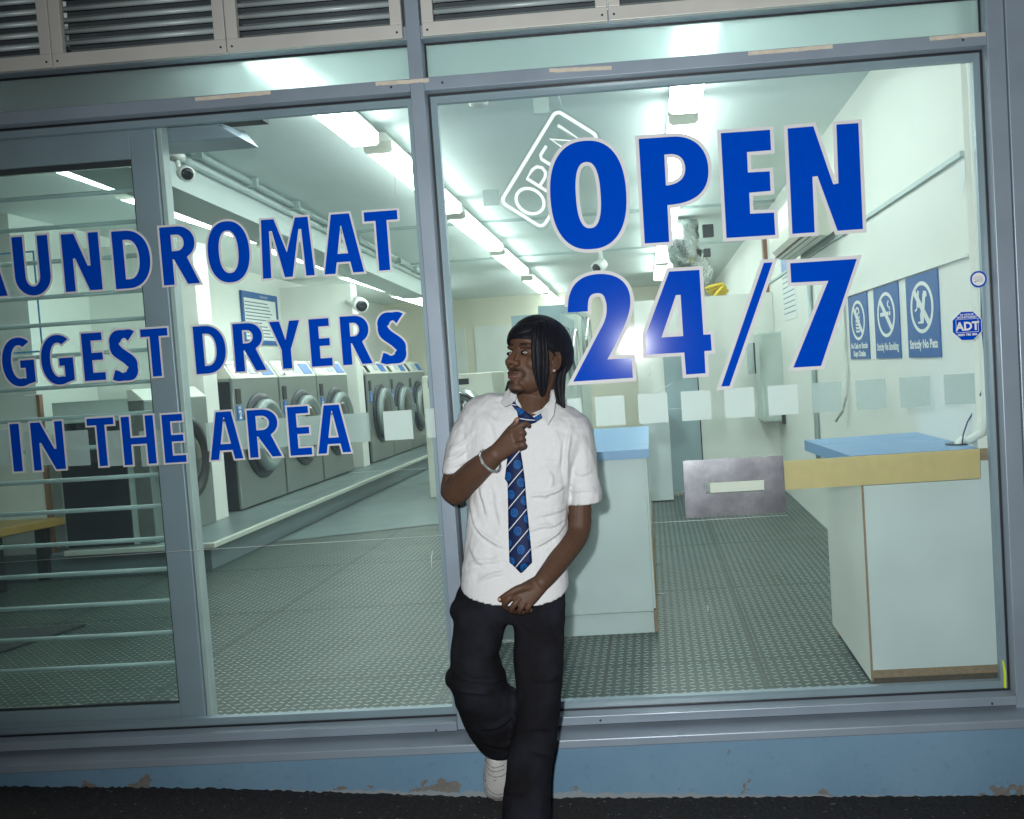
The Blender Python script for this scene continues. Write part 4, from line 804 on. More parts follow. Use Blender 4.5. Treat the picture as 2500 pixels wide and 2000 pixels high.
# small front loaders seen beyond the post
def small_washer(x, y, label):
    t = thing('washing_machine', label, 'washing machine', (x, y, ZF), 0, 'chrome doored washers at the back')
    m = MB(); m.box(x-.36, x+.36, y, y+.8, ZF+.002, .02); m.build('casing', MT['machine2'], t, .01); m = MB(); m.box(x-.30, x-.18, y-.004, y-.001, -.10, -.02); m.box(x+.0, x+.12, y-.004, y-.001, -.09, -.03); m.build('control', MT['black'], t)
    d = MB().lathe([(.30,0),(.30,-.07),(.26,-.10),(.21,-.08)], (x,y-.001,-.42), (0,1,0), 36).build('door', MT['chrome'], t); MB().lathe([(.208,-.07),(.12,-.11),(.02,-.12)], (x,y-.001,-.42), (0,1,0), 30).build('door_glass', MT['darkglass'], d)
c = at(1118, 960, 6.2); small_washer(c.x, 6.2, 'chrome doored washer just right of the middle post'); c = at(1175, 960, 7.0); small_washer(c.x, 7.0, 'chrome doored washer behind the man\'s shoulder')
for a, b, l in (((1080,806),(1142,905),'bright white wall panel on the cream back wall beside the post'), ((1157,798),(1250,905),'wide bright white wall panel on the cream back wall, behind the man')):
    p, q = at(*a, YB-.03), at(*b, YB-.03); tag(MB().box(p.x, q.x, YB-.03, YB-.002, q.z-.4, p.z).build('wall_panel', MT['white']), l, 'panel')
# hose and cable in the right corner
m = MB(); c = atx(2412,700,XR-.035); yv = .056; XH = 1.186
pth = [(XH,yv,1.1),(XH,yv,.3),(XH,yv,-.15),(XH-.002,yv,-.27),(XH-.012,yv+.02,-.325),(XH-.045,yv+.06,-.352),(gq.x+.09,gq.y+.01,-.352),(gq.x+.03,gq.y,-.353),(gq.x,gq.y,-.372),(gq.x-.01,gq.y,-.45)]
fine_ = []
for i in range(len(pth)-1):
    a, b = Vector(pth[i]), Vector(pth[i+1]); n = max(2, int((b-a).length/.006))
    fine_ += [a+(b-a)*k/n for k in range(n)]
fine_.append(Vector(pth[-1])); m.tube(fine_, [.0135+.002*(i%2) for i in range(len(fine_))], 14)
tag(m.build('ribbed_hose', MT['hosewhite']), 'white ribbed cable hose running into the blue counter top', 'hose')
m = MB(); ct = [at(2395,700,.03), at(2396,760,.03), at(2397,800,.03), at(2403,860,.03), at(2408,905,.03), at(2412,925,.04), at(2395,960,.08), at(2380,1000,.12), at(2362,1030,.16), at(2352,1060,.2), Vector((gq.x+.01,gq.y-.01,zt+.0)), Vector((gq.x+.008,gq.y-.01,zt-.04))]
m.tube(ct, .0028, 8); tag(m.build('blue_cable', MT['cable']), 'thin dark blue cable dropping to the counter grommet', 'cable')
m = MB(); q = atx(2375,400,XR-.003); flat(m, [arc(.13,.62,.05,.08,0,350,24)], lambda a, b: (XR-.002,a,b), 0); 
o_ = m.build('oval_sticker', MT['paper'], None, recalc=False); tag(o_, 'white oval sticker in the shadow of the right jamb', 'sticker')
# ------------------------------------------------------------------ the man leaning on the window
from mathutils import noise as mnoise
def skin_mat():
    g = G('skin'); a = g.n('ShaderNodeAttribute', _attribute_name='tint').outputs['Color']
    f = g.ramp(g.noise(60, 4), [(.3, .86), (.7, 1.0)]); mx = g.t.nodes.new('ShaderNodeMix'); mx.data_type = 'RGBA'; mx.blend_type = 'MULTIPLY'; mx.inputs[0].default_value = 1
    g.put(mx.inputs[6], a); g.put(mx.inputs[7], f); g.set(Base__Color=mx.outputs[2], Roughness=.58, Specular__IOR__Level=.28)
    g.bump(g.noise(700, 2), .12, .0006); return g.m
MT['skin'] = skin_mat()
g = G('shirt_cotton'); f = g.noise(240, 4, .7); f2 = g.noise(14, 4); g.set(Base__Color=g.mix(f, (.50, .515, .52), (.665, .67, .67)), Roughness=.85, Specular__IOR__Level=.2); g.bump(g.math('ADD', f, g.math('MULTIPLY', f2, .8)), .35, .002); MT['shirt'] = g.m
g = G('trouser_twill'); f = g.noise(300, 4, .7); f2 = g.ramp(g.noise(8, 4), [(.4, 0.0), (.75, 1.0)]); g.set(Base__Color=g.mix(f2, g.mix(f, (.0045, .0045, .006), (.011, .011, .0135)), (.0165, .0175, .026)), Roughness=.9, Specular__IOR__Level=.12); g.bump(f, .3, .001); MT['trousers'] = g.m
g = G('durag_satin'); f = g.noise(26, 5); g.set(Base__Color=g.mix(f, (.0030, .0034, .005), (.007, .008, .013)), Roughness=.6, Specular__IOR__Level=.22)
mp = g.n('ShaderNodeMapping', Vector=g.pos(), Scale=(36, 36, 7)); g.bump(g.noise(1.9, 3, .55, mp.outputs[0]), .8, .006); MT['durag'] = g.m
g = G('shoe_leather'); f = g.ramp(g.noise(160, 3), [(.66, 0.0), (.74, 1.0)]); g.set(Base__Color=g.mix(f, (.62, .62, .60), (.30, .29, .28)), Roughness=.5); MT['shoe'] = g.m
MT['sole'] = mat('shoe_sole', (.50, .48, .43), .6, 0, .2, 60); MT['shoedark'] = mat('shoe_stitch', (.16, .17, .18), .6, 0, .1)
MT['eyewhite'] = mat('eye_white', (.22, .215, .205), .5, 0, 0); MT['iris'] = mat('iris', (.010, .006, .004), .12, 0, 0)
MT['nail'] = mat('fingernail', (.36, .22, .17), .35, 0, .05)
MT['jewel'] = mat('ear_stud', (.9, .9, .95), .05, .6, 0)
# tie: navy with thin white diagonal lines and lighter blue crests, mapped in metres along the cloth
g = G('tie_silk'); uv = g.n('ShaderNodeUVMap').outputs[0]; s = g.n('ShaderNodeSeparateXYZ', Vector=uv); U_, V_ = s.outputs[0], s.outputs[1]
PR = .0660; dd = g.math('DIVIDE', g.math('SUBTRACT', V_, g.math('MULTIPLY', U_, 1.05)), PR); fr = g.math('FRACT', dd)
line = g.math('LESS_THAN', g.math('ABSOLUTE', g.math('SUBTRACT', fr, .5)), .030)
st_ = g.math('FLOOR', g.math('ADD', dd, .5)); mid = g.math('MULTIPLY', st_, PR)     # crests sit half way between two lines
k1 = g.math('DIVIDE', g.math('SUBTRACT', U_, g.math('MULTIPLY', st_, -.008)), .0345); ku = g.math('SUBTRACT', g.math('FRACT', k1), .5); kc = g.math('MULTIPLY', g.math('ADD', g.math('FLOOR', k1), .5), .0345)
cu_ = g.math('ADD', kc, g.math('MULTIPLY', st_, -.008)); cv_ = g.math('MULTIPLY_ADD', cu_, 1.05, mid)
dx_ = g.math('SUBTRACT', U_, cu_); dy_ = g.math('SUBTRACT', V_, cv_)
rad = g.math('SQRT', g.math('ADD', g.math('POWER', dx_, 2.0), g.math('MULTIPLY', g.math('POWER', dy_, 2.0), .78)))
blob = g.math('LESS_THAN', rad, .0128); ringm = g.math('LESS_THAN', g.math('ABSOLUTE', g.math('SUBTRACT', rad, .0105)), .0014)
det = g.ramp(g.noise(520, 2), [(.42, 0.0), (.58, 1.0)])
core = g.math('MULTIPLY', blob, g.math('MAXIMUM', g.math('MULTIPLY', det, .95), g.math('MULTIPLY', ringm, .45)))
cc = g.mix(core, (.0035, .013, .060), (.010, .115, .36)); cc = g.mix(line, cc, (.55, .58, .62))
g.set(Base__Color=cc, Roughness=.6, Specular__IOR__Level=.15); MT['tie'] = g.m

MAN = at(1290, 2075, -.5); MAN.z = zg(MAN.x)
man = thing('person', 'man in white shirt, blue striped tie and black durag leaning on the window post', 'person', MAN)

def to_mesh(mb, name, mt, voxel, smooth=4, parent=man, fn=None, factor=.5):
    """join the pieces of mb into ONE continuous surface, relax it, then let fn move / tint its points"""
    o = mb.build(name, mt, None, recalc=True); r = o.modifiers.new('join', 'REMESH'); r.mode = 'VOXEL'; r.voxel_size = voxel
    if smooth: s_ = o.modifiers.new('relax', 'SMOOTH'); s_.iterations = smooth; s_.factor = factor
    dg = bpy.context.evaluated_depsgraph_get(); me = bpy.data.meshes.new_from_object(o.evaluated_get(dg)); bpy.data.objects.remove(o)
    n = len(me.vertices); co = np.empty(n*3); me.vertices.foreach_get('co', co); co = co.reshape(-1, 3); no = np.empty(n*3); me.vertices.foreach_get('normal', no); no = no.reshape(-1, 3)
    if fn:
        co, colr = fn(co, no)
        if colr is not None:
            a = me.color_attributes.new('tint', 'FLOAT_COLOR', 'POINT'); a.data.foreach_set('color', np.concatenate([colr, np.ones((n,1))], 1).ravel())
    L = np.array(man.location) if parent is man else 0
    me.vertices.foreach_set('co', (co-L).ravel()); me.update(); me.name = name
    me.polygons.foreach_set('use_smooth', [True]*len(me.polygons)); me.materials.clear(); me.materials.append(mt)
    ob = bpy.data.objects.new(name, me); col.objects.link(ob); ob.parent = parent; return ob
PXM = lambda Y: F/(Y+DIST)                       # photo pixels per metre at depth Y
def ring(v, uL, uR, Yf, Yb, n=32, k=2.4, slope=0.0):
    Yc = (Yf+Yb)/2; a, b = at(uL, v+slope, Yc), at(uR, v-slope, Yc); c = (a+b)/2; hx = (b-a)/2; hy = abs(Yf-Yb)/2; out = []
    for j in range(n):
        an = 2*math.pi*j/n; cs, sn = math.cos(an), math.sin(an)
        out.append(c + hx*math.copysign(abs(cs)**(2/k), cs) + Vector((0, hy*math.copysign(abs(sn)**(2/k), sn), 0)))
    return out
def limb(mb, pts, rad, n=16):                    # pts: (u, v, Y), rad in metres, densified with a smooth curve
    P = [at(*p) for p in pts]; Q, rr_ = [], []
    for i in range(len(P)-1):
        p0, p1, p2, p3 = P[max(i-1,0)], P[i], P[i+1], P[min(i+2,len(P)-1)]
        for t in (0, .25, .5, .75):
            Q.append(.5*((2*p1)+(p2-p0)*t+(2*p0-5*p1+4*p2-p3)*t*t+(3*p1-p0-3*p2+p3)*t**3)); rr_.append(rad[i]+(rad[i+1]-rad[i])*t)
    Q.append(P[-1]); rr_.append(rad[-1]); mb.tube(Q, rr_, n); mb.ell(Q[0], [rr_[0]]*3); mb.ell(Q[-1], [rr_[-1]]*3)
def fold_push(co, no, folds, amp_scale=1.0, wsc=1.0):
    u, v = proj_np(co); d = np.zeros(len(co))
    for pts, amp, wd in folds:
        wd = wd*wsc; q_ = [pts[0]]
        for i in range(len(pts)-1):
            p0, p1, p2, p3 = [np.array(pts[min(max(i+k, 0), len(pts)-1)], float) for k in (-1, 0, 1, 2)]
            for t in (.2, .4, .6, .8, 1.0): q_.append(tuple(.5*(2*p1+(p2-p0)*t+(2*p0-5*p1+4*p2-p3)*t*t+(3*p1-p0-3*p2+p3)*t**3)))
        pts = q_
        best = np.full(len(co), 1e9); sd = np.zeros(len(co)); tt = np.zeros(len(co)); m = len(pts)-1
        for i in range(m):
            ax, ay = pts[i]; bx_, by_ = pts[i+1]; ex, ey = bx_-ax, by_-ay; L2 = ex*ex+ey*ey
            t = np.clip(((u-ax)*ex+(v-ay)*ey)/L2, 0, 1); qx, qy = ax+t*ex, ay+t*ey; ds = np.hypot(u-qx, v-qy); sg = np.sign((u-ax)*ey-(v-ay)*ex)
            k = ds < best; best = np.where(k, ds, best); sd = np.where(k, sg*ds, sd); tt = np.where(k, (i+t)/m, tt)
        env = np.clip(np.minimum(tt, 1-tt)*3.2, 0, 1); d += amp*env*(1.5*(sd/wd)*np.exp(-(sd/wd)**2)+.7*np.exp(-(sd/wd)**2*1.6))
    front = np.clip(-no[:,1]*2, 0, 1); return co+no*(d*front*amp_scale)[:,None]
def wrinkle(co, no, amp, sc_, seed=0.0, fade=None):
    d = np.array([mnoise.fractal(Vector((x*sc_[0]+seed, y*sc_[1], z*sc_[2])), 1.0, 2.0, 3) for x, y, z in co]); return co+no*(d*amp*(1 if fade is None else fade))[:,None]

# head frame: forward, towards his left ear, up
HO = at(1309, 885, -.235); ya, pi_ = R(37), R(13)
HF = Vector((-math.sin(ya)*math.cos(pi_), -math.cos(ya)*math.cos(pi_), math.sin(pi_))); HS = Vector((math.cos(ya), -math.sin(ya), 0)); HU = HF.cross(HS)
HK = 1.04
H = lambda f, s_, u_: HO+(HF*f+HS*s_+HU*u_)*HK
HA = [HF*HK, HS*HK, HU*HK]
b = MB()
def he(c, r): b.ell(H(*c), r, HA, 22, 16)
he((-.012,0,.050), (.097,.075,.090)); he((.030,0,-.012), (.066,.062,.092)); he((.034,0,-.062), (.054,.053,.044)); he((.075,0,-.096), (.024,.027,.019))
for q in (-1, 1):
    he((.058,q*.041,-.016), (.026,.022,.026)); he((.079,q*.026,.0345), (.017,.026,.0105)); he((.103,q*.0160,-.0235), (.0135,.0105,.0100)); he((.020,q*.052,-.055), (.034,.018,.036))
    he((-.010,q*.079,-.004), (.015,.0055,.026)); b.tube([H(-.008-.0175*math.cos(a), q*(.081+.004*math.sin(a/2)), .001+.0275*math.sin(a)) for a in np.linspace(-2.4, 2.3, 16)], .0046, 8); he((.001,q*.078,-.030), (.0085,.0055,.0105)); he((.006,q*.077,-.004), (.006,.006,.009))
he((.055,0,.062), (.044,.058,.044)); he((.080,0,-.052), (.024,.034,.028)); he((.0985,0,-.0510), (.0110,.0240,.0064)); he((.0965,0,-.0645), (.0115,.0210,.0078)); he((.090,0,-.079), (.010,.018,.008))
b.tube([H(.086,0,.030), H(.098,0,.012), H(.110,0,-.006), H(.118,0,-.019)], [.0085,.0095,.0115,.0135], 14); he((.119,0,-.0205), (.0125,.0135,.0115))
# neck, hidden trunk and legs, arms
nk = [H(-.020,0,-.015), H(-.012,0,-.06), at(1303,965,-.218), at(1298,1003,-.236), at(1296,1030,-.215)]; b.tube(nk, [.060,.058,.060,.067,.072], 20)
b.loft([ring(v, l, r, yf, yb, 24) for v, l, r, yf, yb in ((1022,1215,1372,-.265,-.11),(1050,1160,1410,-.285,-.12),(1150,1170,1385,-.30,-.14),(1300,1170,1370,-.325,-.18),(1420,1155,1360,-.355,-.235),(1490,1150,1355,-.355,-.25))])
limb(b, ((1180,1480,-.315),(1168,1630,-.42),(1222,1800,-.28),(1224,1830,-.25)), (.052,.050,.040,.036)); limb(b, ((1318,1480,-.315),(1316,1700,-.40),(1288,1990,-.48),(1288,2055,-.49)), (.052,.050,.042,.038))
limb(b, ((1160,1075,-.195),(1126,1130,-.22),(1109,1200,-.262),(1134,1178,-.30),(1160,1153,-.335),(1192,1125,-.368),(1208,1110,-.380)), (.052,.047,.046,.047,.044,.0355,.031))
limb(b, ((1395,1078,-.195),(1412,1150,-.215),(1415,1240,-.225),(1410,1302,-.245),(1381,1345,-.315),(1348,1390,-.385),(1322,1421,-.432)), (.040,.042,.0405,.0395,.040,.0345,.0285))
# right hand closed on the tie
def palm(mb, A, B, wA, wB, tA, tB, wd, th):
    A, B = Vector(A), Vector(B); wd = Vector(wd).normalized(); th = Vector(th).normalized(); rg = []
    for t in (0, .2, .4, .6, .8, 1.0):
        c = A.lerp(B, t); ww = wA+(wB-wA)*min(1, t*1.15); tt = tA+(tB-tA)*t
        rg.append([c+wd*ww*math.copysign(abs(math.cos(a))**.8, math.cos(a))+th*tt*math.copysign(abs(math.sin(a))**.8, math.sin(a)) for a in np.linspace(0, 2*math.pi, 20, endpoint=False)])
    mb.loft(rg)
p0, p1 = at(1206,1111,-.382), at(1255,1072,-.402); dn = at(1262,1096,-.40)-at(1244,1046,-.40)
palm(b, p0, p1, .030, .0385, .024, .0165, dn, Vector((.1,1,0)))
def finger(pts, r): limb(b, pts, r, 12)
finger(((1249,1052,-.408),(1269,1041,-.414),(1283,1034,-.408),(1290,1038,-.394)), (.0115,.0102,.0092,.0080))
finger(((1256,1064,-.408),(1275,1055,-.416),(1276,1058,-.394),(1262,1064,-.382)), (.0106,.0097,.0088,.0080))
finger(((1258,1077,-.406),(1274,1071,-.415),(1275,1075,-.392),(1261,1080,-.380)), (.0104,.0095,.0086,.0078))
finger(((1258,1092,-.402),(1278,1086,-.409),(1279,1091,-.388),(1264,1097,-.378)), (.0098,.0088,.0080,.0072))
finger(((1221,1082,-.376),(1242,1053,-.372),(1256,1037,-.366),(1263,1024,-.364)), (.0150,.0120,.0102,.0078))
# left hand hanging in front, thumb along the side
p0, p1 = at(1321,1422,-.434), at(1276,1458,-.462); wd = at(1298,1472,-.46)-at(1262,1440,-.46)
palm(b, p0, p1, .028, .040, .022, .0165, wd, Vector((.1,1,.1)))
finger(((1261,1446,-.464),(1242,1462,-.476),(1231,1476,-.464),(1238,1486,-.440)), (.0112,.0100,.0090,.0078))
finger(((1272,1457,-.466),(1256,1476,-.481),(1248,1490,-.465),(1257,1494,-.440)), (.0112,.0100,.0090,.0078))
finger(((1285,1464,-.464),(1273,1482,-.476),(1268,1494,-.460),(1277,1495,-.440)), (.0108,.0098,.0088,.0078))
finger(((1298,1468,-.458),(1290,1482,-.467),(1287,1492,-.452),(1296,1490,-.436)), (.0098,.0088,.0080,.0072))
finger(((1301,1432,-.448),(1268,1437,-.470),(1242,1450,-.476),(1221,1463,-.470)), (.0155,.0130,.0108,.0085))

def skin_fn(co, no):
    q = (co-np.array(HO))/HK; f, s_, u_ = q@np.array(HF), q@np.array(HS), q@np.array(HU)
    face = (f > .02)
    for e in (-1, 1):                                            # eye sockets
        d = np.exp(-(((s_-e*.0310)/.0150)**2+((u_-.0125)/.0095)**2))*face; co = co-no*(d*.0075)[:,None]
        d = np.exp(-(((s_-e*.0095)/.0035)**2+((u_+.0300)/.0035)**2))*(f > .095); co = co-no*(d*.0035)[:,None]      # nostrils
    d = np.exp(-((u_+.0582)/.0018)**2)*np.exp(-(s_/.023)**4)*(f > .085); co = co-no*(d*.0035)[:,None]               # mouth line
    n = len(co); base = np.tile(np.array([.092, .049, .031]), (n, 1))
    def paint(w_, c):
        w_ = np.clip(w_, 0, 1)[:,None]; base[:] = base*(1-w_)+np.array(c)*w_
    lip = np.exp(-(((s_)/.0245)**2+((u_+.0655)/.0085)**2)**2)*(f > .085); paint(lip*.8, (.155, .078, .062))
    lip = np.exp(-(((s_)/.0255)**2+((u_+.0508)/.0065)**2)**2)*(f > .085); paint(lip*.8, (.070, .034, .026))
    mo = np.exp(-(((u_+.0405-.10*np.abs(s_)*0+np.abs(s_)*.22)/.0055)**2))*np.exp(-(np.abs(s_)/.030)**6)*np.clip(np.abs(s_)/.006, .35, 1)*(f > .075); paint(mo*.85, (.010, .006, .005))
    co_ = np.exp(-((np.abs(s_)-.0315)/.005)**2)*np.exp(-((u_+.060)/.018)**2)*(f > .06); paint(co_*.35, (.012, .007, .006))
    gt = np.clip((-.100-u_)/.008, 0, 1)*(u_ > -.135)*np.exp(-(s_/.036)**4)*np.clip((f-.035)/.02, 0, 1); paint(gt*.93, (.007, .005, .004))
    gt = np.exp(-(((s_)/.010)**2+((u_+.083)/.006)**2))*(f > .08); paint(gt*.6, (.012, .008, .006))
    for e in (-1, 1):
        br = np.exp(-(((u_-.0385+.35*np.maximum(np.abs(s_)-.030, 0))/.0042)**2))*np.clip((np.abs(s_)-.010)/.006, 0, 1)*np.clip((.051-np.abs(s_))/.006, 0, 1)*(f > .04)*(s_*e > 0); paint(br*.9, (.008, .005, .004))
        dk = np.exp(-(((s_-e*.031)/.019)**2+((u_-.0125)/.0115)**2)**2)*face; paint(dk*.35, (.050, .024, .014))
    sd = np.clip((f-.0)/-.02, 0, 1)*np.clip((u_+.01)/.03, 0, 1)*(np.abs(s_) < .082); paint(sd, (.008, .006, .005))          # hair under the durag
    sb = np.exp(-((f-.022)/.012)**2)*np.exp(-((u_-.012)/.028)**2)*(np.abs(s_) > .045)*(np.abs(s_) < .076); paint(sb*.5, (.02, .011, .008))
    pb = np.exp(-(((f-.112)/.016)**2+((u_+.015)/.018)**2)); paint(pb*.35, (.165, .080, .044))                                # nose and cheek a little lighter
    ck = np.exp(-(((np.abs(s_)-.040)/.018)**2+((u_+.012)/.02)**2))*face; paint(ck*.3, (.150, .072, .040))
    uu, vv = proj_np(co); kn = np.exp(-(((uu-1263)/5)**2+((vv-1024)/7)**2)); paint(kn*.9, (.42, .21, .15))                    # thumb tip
    return co, base
body = to_mesh(b, 'body', MT['skin'], .0029, 3, fn=skin_fn, factor=.42)
# eyes set into the sockets, looking to his right
for e in (-1, 1):
    c = H(.0850 if e > 0 else .0855, e*.0310, .0125); m = MB(); m.ell(c, (.0085,.0138,.0052), HA, 24, 14); ey_ = m.build('eye', MT['eyewhite'], man)
    g_ = (HF*.85-HS*.42+HU*.06).normalized(); m = MB(); cc_ = H(.0888, e*.0310-.0042, .0124); m.ell(cc_, (.0072,.0082,.0064), HA, 18, 12); m.build('iris', MT['iris'], ey_)
    up_ = [H(.0878-.0008*abs(t)*abs(t)*4-(.004 if e*t > .5 else 0)*0, e*.0310+t*.0150, .0122+.0056*(1-t*t)) for t in np.linspace(-1, 1, 11)]; lo_ = [H(.0868, e*.0310+t*.0148, .0116-.0052*(1-t*t)) for t in np.linspace(-1, 1, 11)]
    m = MB(); m.tube(up_, [.0012,.0017,.0021,.0024,.0025,.0025,.0025,.0024,.0021,.0017,.0012], 8); m.build('eyelid', mat('lash_skin', (.022,.011,.007), .5, 0, 0), man)
    m = MB(); m.tube(lo_, [.0010,.0014,.0017,.0019,.002,.002,.002,.0019,.0017,.0014,.0010], 8); m.build('eyelid', mat('lower_lid_skin', (.085,.042,.026), .5, 0, 0), man)
m = MB(); q = at(1219, 1464, -.478); m.ell(q, (.0065, .003, .0050), None, 14, 10); m.build('thumbnail', MT['nail'], man)

# shirt
s_ = MB()
s_.loft([ring(v, l, r, yf, yb, 36, k, sl) for v, l, r, yf, yb, k, sl in ((962,1226,1350,-.225,-.120,2.1,-3),(972,1186,1372,-.262,-.108,2.1,-10),(985,1158,1403,-.266,-.098,2.3,-15),(1003,1138,1432,-.286,-.088,2.5,-18),(1030,1122,1447,-.307,-.082,2.7,-17),(1064,1118,1449,-.323,-.080,2.6,-8))])
main_rows = [ring(v, l, r, yf, yb, 36, k) for v, l, r, yf, yb, k in ((1062,1122,1446,-.322,-.080,2.6),(1095,1128,1432,-.334,-.085,2.5),(1140,1138,1410,-.343,-.095,2.5),(1200,1147,1391,-.350,-.115,2.5),(1260,1143,1386,-.360,-.140,2.5),(1320,1136,1386,-.374,-.165,2.5),(1380,1130,1388,-.394,-.19,2.5),(1425,1127,1388,-.412,-.205,2.5))]
# hem: longer in front, cut up at the sides
hem = []
top = ring(1425,1127,1388,-.412,-.205,36,2.5)
for j in range(36):
    an = 2*math.pi*j/36; fr_ = max(0, -math.sin(an)); xx = math.cos(an)
    du = 5+(34+6*xx)*fr_**1.15; hem.append(top[j]-Vector((0, .010*fr_, du/PXM(-.35))))
s_.loft(main_rows+[[a.lerp(c, .5) for a, c in zip(top, hem)], hem])
def sleeve(rows):
    s_.loft([[at(u, v, Y)+Vector((math.cos(a)*rx*cx_, math.sin(a)*ry, math.cos(a)*rx*sx_)) for a in np.linspace(0, 2*math.pi, 28, endpoint=False)] for u, v, Y, rx, ry, cx_, sx_ in rows])
sleeve(((1168,1015,-.185,.030,.06,.8,-.5),(1146,1040,-.195,.050,.082,.9,-.4),(1131,1090,-.212,.054,.084,.98,-.2),(1121,1128,-.225,.053,.080,1,-.06),(1116,1151,-.232,.0510,.076,1,-.02)))
sleeve(((1398,1040,-.185,.034,.07,.8,.5),(1414,1062,-.195,.049,.082,.95,.3),(1420,1110,-.21,.050,.074,1,.12),(1424,1165,-.22,.0515,.070,1,.06),(1431,1205,-.225,.054,.068,1,.05),(1431,1227,-.228,.0545,.068,1,.04)))
s_.tube([at(*q) for q in ((1292,1026,-.312),(1271,1003,-.303),(1256,968,-.272),(1258,944,-.20),(1275,932,-.15),(1310,926,-.135),(1342,935,-.16),(1352,955,-.215),(1347,984,-.275),(1323,1012,-.303))], .0070, 10, closed=True)
FOLDS = [(((1395,1030),(1383,1085),(1379,1140),(1384,1205)), .0065, 9), (((1328,1209),(1352,1203),(1379,1188)), .0085, 8), (((1290,1213),(1320,1211),(1345,1216)), .006, 9), (((1146,1210),(1154,1262),(1172,1300),(1212,1330),(1238,1338)), .008, 9), (((1172,1185),(1181,1225),(1190,1262)), .006, 8),
         (((1292,1345),(1330,1325),(1362,1302),(1386,1272)), .0085, 9), (((1288,1300),(1322,1288),(1352,1285),(1388,1262)), .007, 8), (((1302,1262),(1340,1256),(1385,1240)), .005, 9), (((1135,1388),(1165,1376),(1205,1372),(1236,1360)), .005, 10), (((1165,1428),(1200,1408),(1240,1400)), .007, 9), (((1300,1392),(1345,1395),(1384,1370)), .007, 11),
         (((1085,1128),(1112,1118),(1150,1092)), .006, 7), (((1098,1098),(1128,1086),(1162,1052)), .005, 8), (((1090,1142),(1120,1136),(1152,1122)), .004, 6), (((1300,1128),(1335,1122),(1376,1124)), .0025, 4), (((1332,1150),(1345,1168),(1340,1195)), .0045, 8), (((1205,1180),(1212,1240),(1222,1290)), .0035, 10),
         (((1395,1205),(1425,1198),(1455,1200)), .005, 8), (((1398,1150),(1420,1160),(1448,1150)), .004, 9), (((1180,1010),(1205,1040),(1215,1090)), .004, 14), (((1350,1050),(1362,1090),(1358,1140)), .0045, 12), (((1145,1330),(1160,1362),(1190,1392)), .004, 10)]
def shirt_fn(co, no):
    u_, v_ = proj_np(co); fd = np.clip((1436-v_)/30, .0, 1); c2_ = fold_push(co, no, FOLDS, 1.25, .68); co = co+(c2_-co)*fd[:,None]; co = wrinkle(co, no, .0045, (15, 15, 11), 0, fd); return wrinkle(co, no, .0019, (44, 44, 30), 5.0, fd), None
shirt = to_mesh(s_, 'shirt', MT['shirt'], .0048, 5, fn=shirt_fn)
def flap(pts, name='collar'):
    P = [at(*q) for q in pts]; c = sum(P, Vector())/len(P); c.y -= .0025; m = MB(); n = len(P); off = Vector((.0, .006, .0))
    m.add(P+[c]+[q+off for q in P], [(i,(i+1)%n,n) for i in range(n)]+[(i,n+1+i,n+1+(i+1)%n,(i+1)%n) for i in range(n)]); o = m.build(name, MT['shirt'], shirt, smooth=False); bv_ = o.modifiers.new('soft', 'BEVEL'); bv_.width = .0025; bv_.segments = 2; return o
flap(((1254,942,-.262),(1262,968,-.300),(1257,981,-.314),(1248,987,-.320),(1233,994,-.318),(1222,984,-.296),(1232,960,-.262),(1244,945,-.24)))
flap(((1345,950,-.25),(1342,978,-.292),(1322,1000,-.312),(1297,1010,-.318),(1322,1014,-.330),(1338,1038,-.332),(1353,1012,-.305),(1357,978,-.27),(1352,952,-.235)))
# hems of the sleeves, as thin turned cuffs
for rows in (((1116,1150,-.232,.0560,.0775,.005),(1116,1142,-.230,.0575,.0785,.005)), ((1431,1227,-.228,.0560,.0695,.004),(1430,1219,-.227,.0565,.0700,.004))):
    pass

# tie
def tie_uv(o, org, ex_, ey_):
    me = o.data; uvl = me.uv_layers.new(name='cloth'); L = Vector(man.location)
    for lp in me.loops:
        q = Vector(me.vertices[lp.vertex_index].co)+L-org; uvl.data[lp.index].uv = (q.dot(ex_), q.dot(ey_))
rows = ((1070,1245,1266,-.362),(1100,1240,1270,-.366),(1130,1237,1275,-.370),(1168,1232,1280,-.374),(1178,1239,1281,-.375),(1230,1240,1285,-.381),(1290,1241,1291,-.391),(1340,1242.5,1296,-.403),(1370,1243.5,1298,-.413))
vs, fs = [], []; NX = 8; OFFY = -.012
for v, l, r, Y in rows:
    for k in range(NX+1): t = k/NX; vs.append(at(l+(r-l)*t, v-(r-l)*.06*(t-.5), Y+OFFY-.006*math.sin(math.pi*t)))
for k in range(NX+1):
    t = k/NX; vs.append(at(1243.5+(1298-1243.5)*t, 1372+(28*(1-abs(t-.52)/.52) if t < .52 else 28*(1-(t-.52)/.48)), -.416+OFFY-.006*math.sin(math.pi*t)))
for i in range(len(rows)):
    for k in range(NX): fs.append((i*(NX+1)+k, i*(NX+1)+k+1, (i+1)*(NX+1)+k+1, (i+1)*(NX+1)+k))
tie = MB().add(vs, fs, 0, True).build('tie', MT['tie'], man); so = tie.modifiers.new('cloth', 'SOLIDIFY'); so.thickness = .005; so.offset = -1
tie_uv(tie, at(1270,1235,-.38), X3, Z3)
kp = [(1248,987),(1255.6,980),(1262,990),(1271,996),(1290.6,1010),(1304,1020),(1308,1029),(1293,1034),(1280,1036),(1272,1040),(1266,1030),(1267.6,1018),(1263.5,1005)]
P2 = [at(u, v, -.338) for u, v in kp]; pl = [(q.x, q.z) for q in P2]
b_ = MB(); sdv = [];
m = MB(); cc_ = Vector((sum(a for a,_ in pl)/len(pl), 0, sum(c for _,c in pl)/len(pl)))
